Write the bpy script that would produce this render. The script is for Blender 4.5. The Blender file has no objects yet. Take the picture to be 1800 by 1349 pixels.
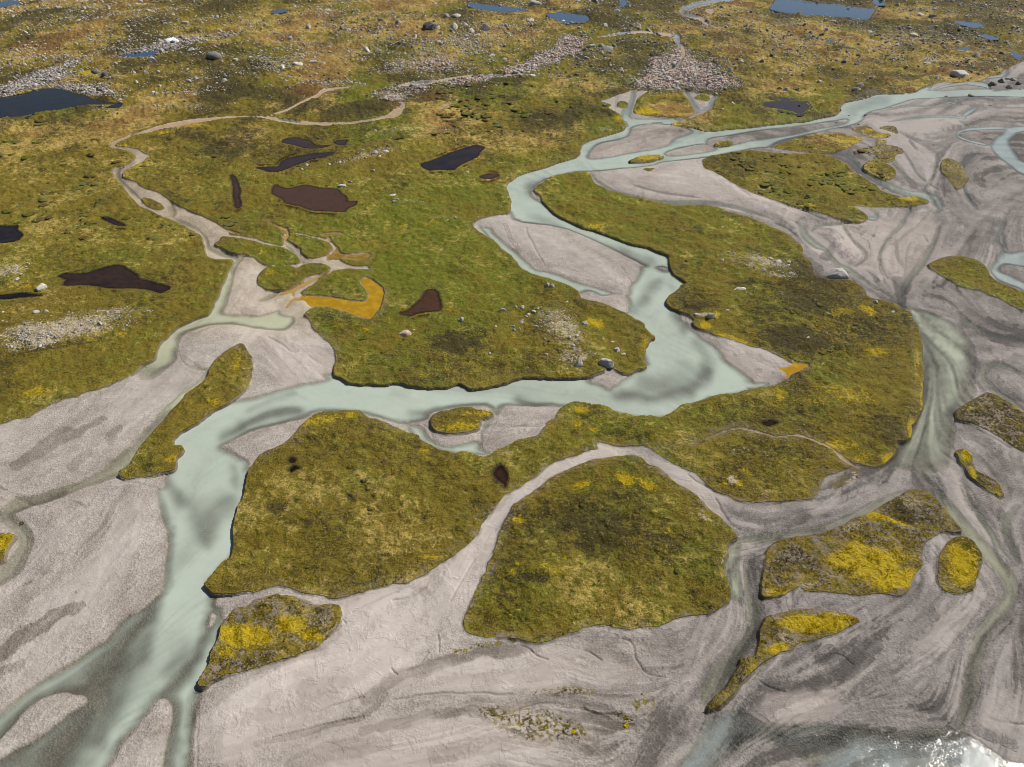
import bpy, math, random
import numpy as np
from mathutils import Vector, noise as mnoise

# ------------------------------------------------------------------ camera, light, sky
S = bpy.context.scene
COL = S.collection
CAM_H, PITCH, FPX, CX, CY = 100.0, math.radians(35.0), 1360.0, 900.0, 674.5
cam = bpy.data.cameras.new("camera"); cam.sensor_width = 36.0; cam.lens = 36.0 * FPX / 1800.0
cam.clip_end = 60000.0; cam.clip_start = 0.5
camo = bpy.data.objects.new("camera", cam); COL.objects.link(camo)
camo.location = (0, 0, CAM_H); camo.rotation_euler = (math.pi / 2 - PITCH, 0, 0)
S.camera = camo

SUN_EL, SUN_AZ = math.radians(49.0), math.radians(54.0)      # azimuth measured to the right of straight ahead
w = bpy.data.worlds.new("World"); S.world = w; w.use_nodes = True
nt = w.node_tree
sky = nt.nodes.new("ShaderNodeTexSky"); sky.sky_type = 'NISHITA'; sky.sun_disc = False
sky.sun_elevation = SUN_EL; sky.sun_rotation = SUN_AZ
bg = nt.nodes["Background"]; bg.inputs[1].default_value = 0.055
nt.links.new(sky.outputs[0], bg.inputs[0])
sl = bpy.data.lights.new("sun", 'SUN'); sl.energy = 4.9; sl.angle = math.radians(0.5); sl.color = (1.0, 0.95, 0.87)
so = bpy.data.objects.new("sun", sl); COL.objects.link(so)
sd_ = Vector((math.sin(SUN_AZ) * math.cos(SUN_EL), math.cos(SUN_AZ) * math.cos(SUN_EL), math.sin(SUN_EL)))
so.rotation_euler = sd_.to_track_quat('Z', 'Y').to_euler(); so.location = (0, 0, 300)
S.view_settings.view_transform = 'Standard'; S.view_settings.look = 'None'
S.view_settings.exposure = 0.0; S.view_settings.gamma = 1.0
S.render.engine = 'CYCLES'
S.cycles.filter_width = 0.9; S.cycles.max_bounces = 5; S.cycles.diffuse_bounces = 2; S.cycles.transparent_max_bounces = 6

rng = np.random.default_rng(7); random.seed(7)

# ------------------------------------------------------------------ traced outlines (photo pixels)
def P(s): return np.array([[float(c) for c in p.split(',')] for p in s.split()])

MAIN = P("-420,775 -150,770 0,745 25,738 48,735 62,727 80,717 95,709 118,700 135,697 150,690 175,684 201,674 236,656 247,642 261,636 272,628 276,612 284,599 294,590 312,574 325,568 345,558 365,552 370,545 377,536 376,530 385,518 387,507 396,489 400,477 410,459 404,456 390,456 370,453 362,448 360,434 356,424 354,414 332,401 304,387 282,378 265,369 246,362 235,351 222,337 215,325 200,310 197,303 199,294 215,291 230,285 236,277 235,271 227,266 215,262 203,260 "
 "194,259 193,253 203,255 210,257 230,259 242,262 252,268 264,273 259,276 250,284 240,290 225,297 216,304 217,311 230,316 241,321 248,327 262,333 278,338 290,346 300,353 317,362 335,372 355,380 372,388 390,398 400,404 406,412 425,414 450,420 470,426 495,430 498,421 494,412 506,411 504,420 515,427 529,437 530,444 540,452 552,454 565,451 577,446 584,436 579,427 577,421 582,424 592,433 591,443 610,446 625,444 640,443 648,447 647,452 640,457 620,455 600,451 597,456 612,464 630,468 645,467 651,473 640,473 612,472 590,474 570,483 560,493 548,501 532,511 530,516 540,521 560,521 577,523 595,528 620,530 634,531 644,528 649,520 642,509 637,500 639,492 643,488 650,491 657,497 660,502 671,508 670,521 667,532 660,545 650,557 639,558 625,551 607,544 585,540 560,539 550,540 540,548 536,555 546,566 548,577 558,587 573,600 585,611 590,625 589,637 586,657 600,665 611,671 622,673 640,675 675,676 690,672 707,674 715,678 740,681 777,681 800,676 807,674 817,678 825,683 850,682 870,678 890,673 905,666 930,663 965,664 1000,664 1032,662 1047,658 1061,653 1065,646 1080,649 1095,656 1110,655 1120,649 1132,647 1137,642 1133,635 1135,625 1136,612 1142,600 1150,592 1145,586 1136,577 1132,568 1125,563 1116,559 1100,549 1082,542 1060,533 1040,528 1022,523 1018,513 1005,504 985,495 960,487 932,479 917,470 908,459 897,447 882,437 870,424 855,414 840,404 832,396 840,386 860,381 880,377 895,373 898,362 898,352 895,342 891,327 894,319 900,316 908,309 922,304 945,297 965,291 985,284 1005,278 1019,271 1021,262 1025,252 1040,245 1055,240 1070,236 1087,231 1097,227 1100,220 1095,210 1090,201 1077,194 1070,189 1075,184 1065,181 1056,178 1070,174 1085,167 1100,163 1112,157 1135,160 1195,156 1225,163 1262,168 1258,176 1252,190 1240,197 1222,204 1205,210 1185,214 1180,217 1200,221 1222,224 1245,230 1275,227 1310,224 1350,219 1380,216 1397,214 1415,213 1437,208 1462,203 1472,200 1477,193 1481,181 1495,177 1515,173 1530,169 1540,165 1565,164 1590,163 1610,160 1620,153 1636,148 1655,144 1700,143 1725,141 1740,133 1760,129 1772,120 1780,115 1800,108 1900,70 2100,30 2300,0 2300,-240 -600,-240 -600,775")
EAST = P("437,824 432,841 430,855 425,874 417,891 412,909 409,924 409,945 408,962 404,978 390,988 372,1009 361,1021 357,1028 367,1041 380,1045 410,1044 430,1042 450,1039 470,1033 490,1029 510,1033 530,1040 560,1048 590,1051 610,1049 630,1043 660,1034 690,1028 720,1023 738,1016 750,1009 765,1000 787,985 810,969 825,956 840,939 847,921 860,904 875,886 887,871 905,863 925,849 940,838 955,826 975,814 995,806 1010,802 1027,795 1040,791 1050,789 1049,780 1056,777 1075,783 1100,785 1130,784 1145,790 1155,798 1168,805 1185,815 1200,824 1220,833 1235,845 1248,858 1258,865 1278,870 1295,880 1320,882 1350,882 1375,881 1405,880 1425,878 1435,868 1441,860 1448,842 1460,833 1472,830 1490,823 1500,818 1512,816 1530,821 1550,818 1565,808 1577,796 1580,785 1578,776 1595,773 1602,768 1605,755 1604,747 1612,738 1617,725 1624,715 1623,700 1624,690 1624,674 1625,660 1623,640 1621,619 1621,602 1616,582 1614,570 1606,560 1600,548 1588,542 1575,534 1550,527 1525,521 1522,512 1512,501 1497,493 1480,491 1460,489 1445,487 1432,483 1430,474 1425,459 1414,449 1413,440 1408,430 1398,422 1388,412 1375,406 1355,398 1345,393 1330,387 1315,380 1285,373 1265,366 1240,361 1210,359 1190,361 1165,355 1140,351 1110,345 1090,338 1075,335 1060,328 1045,321 1040,312 1038,306 1030,302 1010,302 985,306 965,312 955,320 945,325 939,333 942,340 950,345 955,355 962,363 972,373 985,381 1005,391 1025,400 1045,405 1065,412 1085,420 1105,427 1125,432 1140,435 1155,442 1171,447 1176,453 1176,465 1181,477 1190,485 1200,492 1207,497 1197,500 1193,507 1180,515 1172,523 1169,532 1178,540 1190,545 1203,550 1213,556 1220,563 1217,567 1225,575 1240,582 1258,590 1280,596 1300,602 1320,610 1347,615 1365,625 1380,632 1390,637 1404,639 1419,641 1420,645 1410,649 1395,655 1387,663 1380,668 1365,674 1355,676 1345,679 1330,681 1310,686 1290,691 1265,692 1250,697 1235,702 1220,707 1200,711 1190,717 1180,725 1165,731 1150,730 1120,730 1105,727 1085,722 1075,717 1060,711 1040,709 1020,706 1005,706 995,711 985,718 980,727 977,734 965,740 958,748 953,760 945,766 930,769 910,772 900,777 890,783 875,790 860,798 845,802 835,797 820,792 808,793 798,796 785,791 772,790 760,783 745,776 738,770 735,764 715,760 705,755 690,748 680,741 660,736 645,734 638,725 630,720 615,721 595,722 580,721 565,724 550,730 538,739 527,750 518,762 505,775 490,784 470,792 460,798 452,808 445,816")
GR = [  # (key, outline, height of the turf above the gravel, label)
 ("mainland", MAIN, .62, None),
 ("east", EAST, .62, "largest grassy island, winding from the pale river bend to the eastern channel"),
 ("dome", P("1105,800 1085,802 1065,806 1045,808 1025,815 1000,824 985,830 968,840 955,852 935,865 920,877 905,887 897,900 885,919 878,935 872,952 866,975 858,990 855,1001 844,1018 835,1040 825,1060 818,1080 816,1092 818,1105 830,1112 850,1120 875,1121 900,1121 925,1126 945,1130 960,1129 975,1124 995,1116 1015,1110 1025,1105 1045,1099 1065,1101 1085,1106 1105,1108 1125,1104 1145,1105 1160,1103 1180,1094 1195,1087 1220,1082 1245,1080 1265,1071 1278,1060 1283,1045 1283,1035 1280,1020 1277,1010 1274,995 1281,974 1277,968 1281,955 1290,949 1297,943 1292,934 1280,922 1265,908 1250,895 1235,880 1220,866 1200,855 1185,845 1172,833 1160,822 1142,816 1130,806 1115,800"), .55, "dome shaped grass island ringed by a dry sandy path"),
 ("spit", P("422,604 430,607 436,618 442,629 445,641 443,657 435,681 425,690 412,700 395,711 377,720 360,733 342,746 325,755 311,765 306,771 306,781 317,782 322,788 317,797 310,804 311,814 307,824 298,828 282,831 265,838 245,840 222,842 210,836 211,828 225,818 231,810 240,793 255,774 265,762 285,740 297,725 312,709 332,689 350,676 357,669 365,657 371,641 382,629 397,617 410,609"), .6, "narrow slanting grass island between the pale river and the greenish side stream"),
 ("goldpatch", P("397,1088 390,1098 385,1115 377,1130 370,1147 370,1160 362,1175 355,1185 347,1202 360,1205 375,1195 400,1187 425,1182 450,1175 465,1170 490,1162 515,1157 530,1150 555,1140 572,1124 590,1107 600,1092 601,1075 596,1066 580,1063 555,1062 535,1055 510,1048 490,1045 465,1050 450,1055 435,1065 415,1068 403,1078"), .45, "small island with a bright yellow moss centre beside the lower river"),
 ("upperright", P("1235,288 1237,280 1250,274 1270,270 1290,266 1315,265 1340,266 1360,268 1390,269 1430,270 1455,272 1468,278 1485,286 1497,298 1505,305 1520,312 1530,320 1540,325 1550,335 1570,342 1590,347 1600,344 1615,346 1630,351 1632,355 1625,359 1600,362 1570,365 1540,364 1515,363 1503,362 1510,368 1520,374 1527,382 1515,390 1505,391 1485,387 1465,382 1455,377 1435,371 1415,366 1395,362 1375,355 1350,348 1340,345 1325,340 1310,333 1290,322 1270,311 1250,300 1240,296"), .6, "leaf shaped grass island with a forked tail in the upper right braids"),
 ("lens", P("1356,258 1370,253 1390,247 1400,242 1425,237 1445,234 1475,233 1490,237 1510,241 1518,245 1505,252 1490,261 1475,265 1455,269 1420,268 1390,265 1370,262"), .55, "lens shaped grass island just below the upper river thread"),
 ("crumbs", P("1498,227 1515,222 1530,223 1538,230 1553,234 1565,236 1560,243 1535,242 1520,238 1508,233"), .4, "ragged yellow green turf patch right of the lens shaped island"),
 ("crumbs", P("1545,225 1560,221 1575,224 1578,235 1570,233 1555,228"), .35, "tiny topmost scrap of turf on the upper right gravel"),
 ("crumbs", P("1500,268 1515,261 1525,258 1540,255 1541,247 1560,247 1556,253 1570,256 1585,260 1588,267 1575,272 1572,282 1560,286 1535,279 1540,272 1520,270"), .4, "broken olive turf scrap with bare gravel gaps above the round islet"),
 ("round", P("1517,295 1525,284 1535,281 1555,286 1570,294 1575,303 1572,312 1558,315 1545,311 1530,303"), .55, "small round grass islet by the thin upper channel"),
 ("torn", P("1653,290 1660,279 1675,280 1690,289 1698,303 1702,315 1695,325 1683,333 1675,325 1665,312 1657,305"), .5, "torn oval turf islet alone on the right hand gravel"),
 ("wing", P("1631,466 1640,460 1655,453 1680,449 1705,452 1720,458 1730,465 1737,473 1742,483 1755,495 1775,503 1800,513 1850,530 1880,560 1850,562 1815,552 1795,544 1780,538 1760,527 1745,521 1725,512 1700,507 1685,503 1670,493 1655,485 1643,477"), .6, "olive wing shaped grass island cut by the right edge"),
 ("thicket", P("1680,722 1692,714 1707,704 1725,694 1740,690 1765,700 1800,724 1850,750 1860,790 1830,805 1800,795 1775,782 1750,765 1725,752 1700,742 1682,737"), .4, "sparse brown vegetated bar by the right edge"),
 ("sliver", P("1682,792 1695,790 1708,800 1716,825 1735,835 1755,850 1763,865 1757,873 1735,862 1715,845 1700,830 1685,808"), .35, "thin brown and yellow vegetation sliver right of the greenish channel"),
 ("mosaic", P("1348,972 1352,960 1365,950 1390,943 1420,940 1450,935 1480,923 1500,912 1520,905 1545,893 1560,882 1580,872 1600,861 1625,862 1640,870 1655,885 1670,905 1690,931 1680,935 1660,936 1640,945 1625,956 1621,975 1620,990 1610,1009 1604,1022 1599,1034 1590,1045 1575,1049 1550,1044 1530,1045 1505,1047 1480,1042 1445,1041 1415,1037 1407,1028 1397,1037 1370,1048 1350,1049 1338,1047 1337,1030 1340,1010 1343,995"), .45, "mottled island of brown turf and yellow moss right of the dome island"),
 ("button", P("1655,970 1650,985 1650,1000 1648,1020 1655,1037 1675,1044 1695,1043 1710,1037 1716,1020 1720,1000 1727,975 1715,955 1700,945 1680,945 1665,955"), .45, "small yellow ringed islet beside the lower right stream"),
 ("tongue", P("1350,1085 1365,1080 1385,1075 1420,1071 1445,1073 1470,1077 1490,1080 1505,1086 1511,1092 1500,1100 1480,1108 1455,1117 1430,1125 1410,1130 1395,1140 1370,1150 1350,1163 1338,1170 1325,1180 1305,1200 1295,1212 1280,1228 1265,1240 1250,1247 1243,1247 1250,1233 1258,1225 1270,1213 1283,1198 1290,1185 1300,1170 1302,1158 1318,1155 1328,1145 1334,1130 1338,1110 1342,1095"), .5, "yellow tongue shaped islet with a thin dark tail above the sunlit pool"),
 ("midriver", P("756,742 760,730 775,723 790,720 805,715 825,714 840,719 860,722 868,728 860,733 845,737 845,746 838,755 820,760 805,762 785,761 765,757 758,750"), .5, "little yellow green islet in the south edge of the pale river"),
 ("splitter", P("1104,284 1115,278 1130,273 1145,271 1160,272 1168,275 1155,280 1140,284 1120,285"), .45, "tiny grass islet splitting the upper pale river"),
 ("speck", P("1255,255 1262,250 1275,247 1288,249 1283,254 1268,256"), .35, "tiny turf speck on the bar between the two upper river threads"),
 ("speck", P("1132,297 1140,295 1150,296 1144,301 1137,300"), .3, "smallest turf speck on the sand under the upper river"),
 ("fan", P("1114,195 1118,183 1122,172 1135,163 1150,158 1175,158 1195,158 1205,168 1215,182 1222,195 1215,203 1195,205 1165,205 1140,203 1125,201"), .5, "grass islet with a yellow rim below the boulder fan"),
 ("fan", P("1085,182 1092,177 1100,178 1104,184 1098,188 1087,187"), .3, "tiny turf islet in the left branch below the boulder fan"),
 ("fan", P("1222,170 1235,166 1248,170 1245,176 1230,176"), .3, "tiny turf islet in the right branch below the boulder fan"),
 ("leftedge", P("-60,930 0,938 15,936 28,940 22,952 12,965 5,980 0,986 -60,1010"), .45, "yellow turf islet cut by the left edge"),
 ("delta", P("376,429 385,422 391,416 405,417 425,419 450,424 470,430 492,433 505,438 520,447 527,457 524,462 505,465 490,464 474,466 462,465 450,456 447,453 430,447 415,446 400,442 387,435"), .55, "flat elongated grass islet at the top of the western delta"),
 ("delta", P("452,492 455,483 463,474 473,468 490,465 510,467 522,470 530,466 545,462 560,462 575,466 581,470 575,477 560,480 545,483 535,488 527,497 515,505 500,509 480,509 465,507 455,500"), .55, "rounded pair of grass islets in the western delta"),
 ("delta", P("249,348 262,348 275,354 285,360 288,366 278,369 265,365 255,359"), .4, "small grass islet in the western feeder stream"),
]
GCUT = [ # narrow dry or wet gaps cut through the turf: x,y,half width
 P("450,204,3 475,207,4 510,212,4 530,215,3.5 570,217,2.5 610,216,2 650,211,2 678,205,3 695,199,7 705,190,6 710,182,4 700,178,3"),
 P("230,238,2.5 262,229,3 282,223,4 310,218,4 342,213,4 375,208,2.5 410,205,2 450,204,2.5"),
 P("195,256,5 203,249,3.5 218,243,2.5 235,236,2.5"),
 P("465,205,1.5 500,195,1.5 520,185,2 540,175,2 560,168,3 568,160,3 600,154,1.5 630,151,1"),
 P("690,155,2 715,148,4 740,145,5 765,143,3 800,138,3 840,134,4 880,132,4 910,131,2"),
 P("773,195,3 780,188,2 790,183,3"),
 P("470,389,1.5 486,396,2 503,405,4 506,411,5"),
 P("509,409,1 530,411,1 552,416,1 570,420,2 578,424,3"),
 P("1290,0,5 1262,2,5 1240,5,5 1222,8,5 1210,14,6 1200,18,6 1210,25,4 1230,31,4 1240,40,3 1258,45,3 1292,46,2.5"),
 P("1240,18,3 1255,22,5"),
 P("1050,65,2 1080,60,3 1110,57,2 1150,58,1.5 1178,62,4 1190,63,6 1192,75,4 1200,85,4 1200,100,4 1190,117,4 1165,130,3 1140,145,3 1118,158,4"),
 P("1195,150,3 1195,158,4"),
 P("1160,789,.8 1192,779,1.4 1225,773,1.2 1255,765,1.2 1287,754,1.4 1310,754,1.4 1350,764,1.6 1365,768,1.3 1400,765,1.2 1420,770,1.3 1440,778,1.5 1462,788,1.6 1473,798,2 1485,808,3 1500,817,4 1512,823,5"),
 P("1780,118,3 1760,128,2"),
]
WATER = [ # name, outline, turbidity, greenness
 ("river", P("1860,152 1800,160 1750,157 1700,157 1650,160 1610,158 1560,160 1490,170 1470,190 1400,208 1250,225 1180,212 1110,207 1085,200 1100,222 1060,232 1010,260 1000,272 880,312 880,360 893,374 900,386 915,392 1000,405 1120,462 1125,470 1118,490 1108,500 1106,512 1100,519 1103,548 1090,560 1130,640 1100,657 1105,660 1085,673 1075,681 1070,685 1062,680 1050,675 1040,671 1050,655 1000,655 600,655 570,668 545,672 520,677 500,683 480,688 450,697 425,702 380,712 290,765 290,815 298,828 290,833 287,845 285,858 275,862 275,880 280,900 285,920 290,940 290,970 288,1000 287,1015 285,1035 270,1050 245,1072 220,1085 200,1105 185,1125 165,1137 140,1155 105,1175 70,1197 35,1222 0,1252 -120,1330 -150,1500 336,1500 337,1348 340,1300 345,1265 352,1230 356,1208 370,1205 380,1160 388,1110 393,1085 392,1066 380,1062 385,1050 396,1050 400,1041 380,1020 430,960 440,860 437,815 425,805 410,795 400,790 393,785 405,778 425,768 450,757 480,750 510,742 535,736 560,725 640,730 700,746 725,745 745,740 755,735 765,725 850,715 870,735 880,722 888,715 900,714 930,716 970,715 985,717 1010,720 1160,740 1250,705 1340,684 1350,673 1325,672 1315,662 1300,650 1280,637 1272,625 1265,615 1255,607 1240,598 1225,587 1212,575 1205,565 1198,561 1196,540 1215,500 1180,470 1180,440 1020,390 945,345 950,322 1000,305 1035,302 1060,301 1095,297 1120,295 1150,291 1165,286 1200,282 1245,277 1275,272 1310,265 1335,261 1350,260 1355,258 1365,253 1380,247 1405,241 1440,233 1460,228 1485,224 1505,219 1517,212 1522,203 1535,196 1560,190 1585,182 1610,175 1650,173 1700,171 1750,170 1800,172 1860,174"), 1, 0),
 ("river", P("842,402 850,399 866,402 870,410 885,424 905,440 920,455 932,465 945,475 965,478 995,487 1020,497 1050,506 1080,515 1100,519 1085,518 1070,520 1055,521 1035,513 1022,517 1000,512 940,490 900,465"), .9, 0),
 ("river", P("715,748 735,748 748,757 755,770 770,780 790,784 810,780 835,775 848,777 850,790 862,800 800,800 730,775"), .95, 0),
 ("river", P("848,745 858,737 872,733 866,742 858,752 849,762 850,778 842,776 844,758"), .75, 0),
 ("side_stream", P("420,455 432,452 420,465 413,480 410,495 405,515 400,535 392,548 400,552 430,553 450,555 480,548 490,545 500,555 515,556 518,565 508,577 495,582 470,581 445,578 420,573 400,572 370,573 345,580 325,588 315,600 312,615 310,630 303,640 290,650 276,662 262,668 240,660 280,590 360,545 385,490 402,470"), .85, .85),
 ("side_stream", P("372,640 352,662 340,674 325,682 310,698 290,715 272,733 262,750 245,768 230,785 212,797 195,812 175,830 150,843 120,853 90,862 60,870 25,876 0,895 -80,930 -80,960 0,909 25,905 55,892 90,882 125,868 150,858 170,852 190,845 210,838 240,820 300,740 350,690 385,640"), .72, 1),
 ("east_channel", P("1560,528 1600,541 1630,547 1650,556 1675,568 1690,578 1700,592 1712,610 1716,640 1712,660 1715,690 1705,710 1685,725 1677,738 1680,760 1675,780 1670,800 1665,822 1640,832 1600,828 1560,822 1555,810 1580,770 1600,700 1600,600"), .66, .45),
 ("sunlit_pool", P("1195,1349 1205,1330 1220,1305 1230,1290 1234,1280 1248,1264 1260,1260 1280,1252 1300,1250 1318,1258 1335,1267 1350,1272 1380,1278 1410,1275 1450,1272 1500,1282 1530,1285 1580,1287 1620,1280 1660,1282 1690,1285 1700,1293 1720,1302 1740,1318 1765,1335 1790,1341 1850,1343 1950,1350 1950,1520 1150,1520"), .42, -.3),
 ("east_channel", P("1320,1108 1315,1135 1305,1150 1298,1165 1290,1180 1275,1203 1258,1222 1240,1240 1232,1235 1230,1220 1242,1195 1255,1175 1275,1155 1300,1130 1312,1105"), .55, .6),
 ("east_channel", P("1285,950 1300,947 1303,960 1298,985 1300,1010 1305,1040 1305,1062 1292,1060 1284,1045 1276,1020 1272,990"), .7, .5),
 ("far_channel", P("1860,220 1800,222 1770,225 1760,235 1745,245 1740,258 1750,275 1765,285 1780,297 1800,310 1860,335 1860,300 1800,285 1790,275 1780,262 1775,250 1785,240 1800,232 1860,230"), .9, -.2),
 ("far_channel", P("1737,473 1750,455 1760,440 1775,445 1800,440 1880,430 1880,570 1800,515 1775,503 1755,495 1742,483"), .85, -.2),
]
WSTROKE = [ # name, centre line x,y,half width, turbidity, greenness
 ("east_channel", P("1615,826,8 1635,850,9 1660,885,11 1690,925,13 1715,955,13 1745,985,13 1770,1015,13 1778,1043,14 1762,1072,14 1738,1100,12 1722,1130,12 1712,1170,13 1708,1210,14 1700,1245,13 1690,1270,12 1682,1292,14"), .38, .8),
 ("east_channel", P("1590,862,5 1550,881,7 1512,904,8 1475,921,8 1425,934,8 1387,939,6 1350,946,9 1310,950,7 1290,956,6"), .3, .6),
 ("east_channel", P("1310,1000,5 1316,1045,6 1324,1080,8 1322,1112,9 1312,1130,9"), .35, .3),
 ("far_channel", P("1745,257,3 1720,252,3 1700,247,3 1682,238,4 1697,229,3 1740,226,3 1775,226,4"), .9, -.3),
 ("far_channel", P("1690,206,4 1705,197,4 1718,190,2"), .9, -.3), ("far_channel", P("1685,213,2 1700,220,2"), .8, -.3),
 ("far_channel", P("1640,151,3 1610,163,4 1575,178,2"), .9, -.2), ("far_channel", P("1775,118,4 1765,132,4 1740,136,3 1700,146,3 1660,152,3 1630,163,3"), .8, -.2),
 ("far_channel", P("1690,146,3 1730,150,4 1740,158,4"), .8, -.2), ("far_channel", P("1850,160,3 1790,158,2 1740,164,3"), .8, -.2),
 ("far_channel", P("1690,185,2 1660,180,1.5 1630,186,1.5 1580,188,1.5"), .7, -.2),
 ("far_channel", P("1770,440,4 1762,415,3 1765,390,3 1775,370,2"), .5, -.2),
 ("thin_channel", P("1458,270,3 1490,276,5 1510,293,6 1530,305,6 1550,320,6 1575,335,6 1600,341,5 1630,346,7 1648,356,9 1652,368,8 1640,376,6"), .6, .2),
 ("far_channel", P("1760,398,2 1753,424,4 1762,441,4 1746,468,5"), .45, -.2),
 ("thin_channel", P("1575,335,2 1600,360,3 1585,395,4 1560,420,3 1545,455,3 1560,490,2"), .3, 0), ("thin_channel", P("1655,395,2 1640,430,5 1620,465,6 1596,495,6 1583,525,5"), .28, 0), ("thin_channel", P("1480,395,2 1500,425,3 1525,450,3 1500,470,3"), .25, .1),
 ("thin_channel", P("1650,300,2 1625,330,3 1632,345,3"), .25, 0), ("thin_channel", P("1720,265,2 1690,300,3 1700,345,4 1720,370,3"), .3, -.2), ("thin_channel", P("1800,600,5 1745,590,4 1710,575,3 1680,548,3"), .25, 0), ("thin_channel", P("1790,655,6 1750,640,5 1730,660,4 1752,690,6 1800,720,8"), .3, 0),
 ("thin_channel", P("1560,215,1.5 1600,208,2 1660,205,2 1700,210,2"), .4, -.2), ("thin_channel", P("1585,262,1.5 1600,285,2 1615,310,2 1650,335,2"), .25, -.1), ("thin_channel", P("1790,890,5 1765,925,5 1790,985,6"), .25, .2), ("thin_channel", P("1690,840,3 1705,880,5 1735,930,5 1770,980,4"), .25, .3),
 ("thin_channel", P("1360,350,1.5 1400,365,2 1430,378,2.5 1455,388,2"), .2, 0), ("thin_channel", P("1110,325,1.5 1160,338,2 1230,348,2"), .2, 0),
 ("thin_channel", P("1520,385,3 1540,383,5 1537,376,3"), .5, 0),
 ("thin_channel", P("1038,303,3 1048,318,4 1075,335,3 1100,344,4 1150,356,5 1190,359,6 1240,357,5 1290,364,4 1330,376,3 1360,388,2"), .32, 0),
 ("thin_channel", P("1398,390,4 1408,402,7 1418,418,7 1432,430,6 1450,440,4 1462,455,4 1475,468,5 1490,474,5 1505,484,4 1530,502,4 1555,516,3 1578,532,5"), .5, .3),
 ("thin_channel", P("1400,415,3 1385,402,2 1360,392,2"), .3, 0),
 ("thin_channel", P("1515,389,3 1480,393,3 1440,397,3 1425,408,3"), .25, 0),
 ("feeder_stream", P("1055,64,2 1080,60,2.5 1110,57,1.5"), .5, -.4), ("feeder_stream", P("1175,66,3 1192,60,6 1190,75,4 1198,85,3"), .5, -.5),
 ("feeder_stream", P("1200,100,2 1190,117,3 1165,125,2 1150,135,2"), .5, -.4),
 ("feeder_stream", P("1112,157,4 1113,168,5 1110,180,5 1103,193,8 1100,207,9 1112,213,6"), .6, -.1),
 ("feeder_stream", P("1195,155,3 1208,166,4 1218,186,5 1226,195,4 1210,204,4 1190,211,4 1150,213,4 1112,211,4"), .5, -.2),
 ("feeder_stream", P("1258,170,5 1250,180,5 1246,190,4 1230,195,3"), .6, -.2),
 ("feeder_stream", P("1290,0,5 1240,5,4 1222,8,5 1200,18,6 1212,26,4 1232,31,3"), .5, -.6), ("feeder_stream", P("1240,40,2 1260,45,3 1292,46,2"), .5, -.6),
 ("feeder_stream", P("715,149,3 740,146,4 760,143,2"), .4, -.3), ("feeder_stream", P("830,135,3 860,133,4 890,132,3"), .4, -.3),
 ("west_feeder", P("300,362,5 305,375,6 298,382,3"), .2, -.4), ("west_feeder", P("305,385,3 325,394,4 345,402,3"), .3, 0),
 ("west_feeder", P("212,268,1.5 228,275,2 222,290,2.5 208,300,3 212,318,3 235,340,3 248,352,2"), .35, -.1), ("west_feeder", P("345,402,2 362,420,4 366,436,4 385,446,4 410,452,4 425,460,3"), .4, .3), ("west_feeder", P("500,430,1.5 520,450,2 535,470,2 510,480,2"), .2, .1), ("west_feeder", P("455,530,3 480,520,4 500,505,3 520,500,2"), .25, .5), ("west_feeder", P("340,640,2 355,650,3 368,648,2"), .45, .2),
 ("west_feeder", P("485,210,2 505,212,3 530,216,2"), .4, -.3), ("west_feeder", P("705,182,3 702,192,3"), .5, -.4),
 ("east_channel", P("-60,905,8 0,908,10 30,925,14 45,945,14 40,970,13 20,1000,16 -20,1035,20"), .15, .3),
]
OCHRE = [ # rust coloured bog water
 (P("528,519 545,519 577,521 620,528 640,528 646,520 640,507 634,497 642,486 674,506 672,534 656,559 640,561 605,547 570,541 545,539 536,530"), "long hooked ochre pool in the western delta"),
 (P("1363,644 1375,646 1392,641 1391,634 1404,637 1423,641 1410,651 1395,657 1387,663 1380,665 1383,657 1374,651"), "small orange pool at the tip of the eastern sand spit"),
 (P("576,451 590,440 594,434 600,446 625,447 645,444 652,449 640,459 622,458 600,455 585,457"), "shallow ochre inlet between the delta turf tongues"),
 (P("562,413 572,409 592,408 604,411 590,414 575,415"), "small rusty bog hollow above the delta"),
]
OCH_STROKE = [P("487,517,3 510,510,3.5 535,498,3.5 555,488,3 575,480,2.5 588,475,1.5"), P("516,521,3 515,512,2.5 520,506,1.5"), P("502,541,2.5 514,527,3 540,524,4"), P("468,388,1.5 486,396,2.5 505,405,4 502,415,5 497,424,4"), P("400,405,2 425,412,1.5"), P("580,423,4 576,416,3"), P("587,436,4 586,448,4 572,456,4")]
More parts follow.
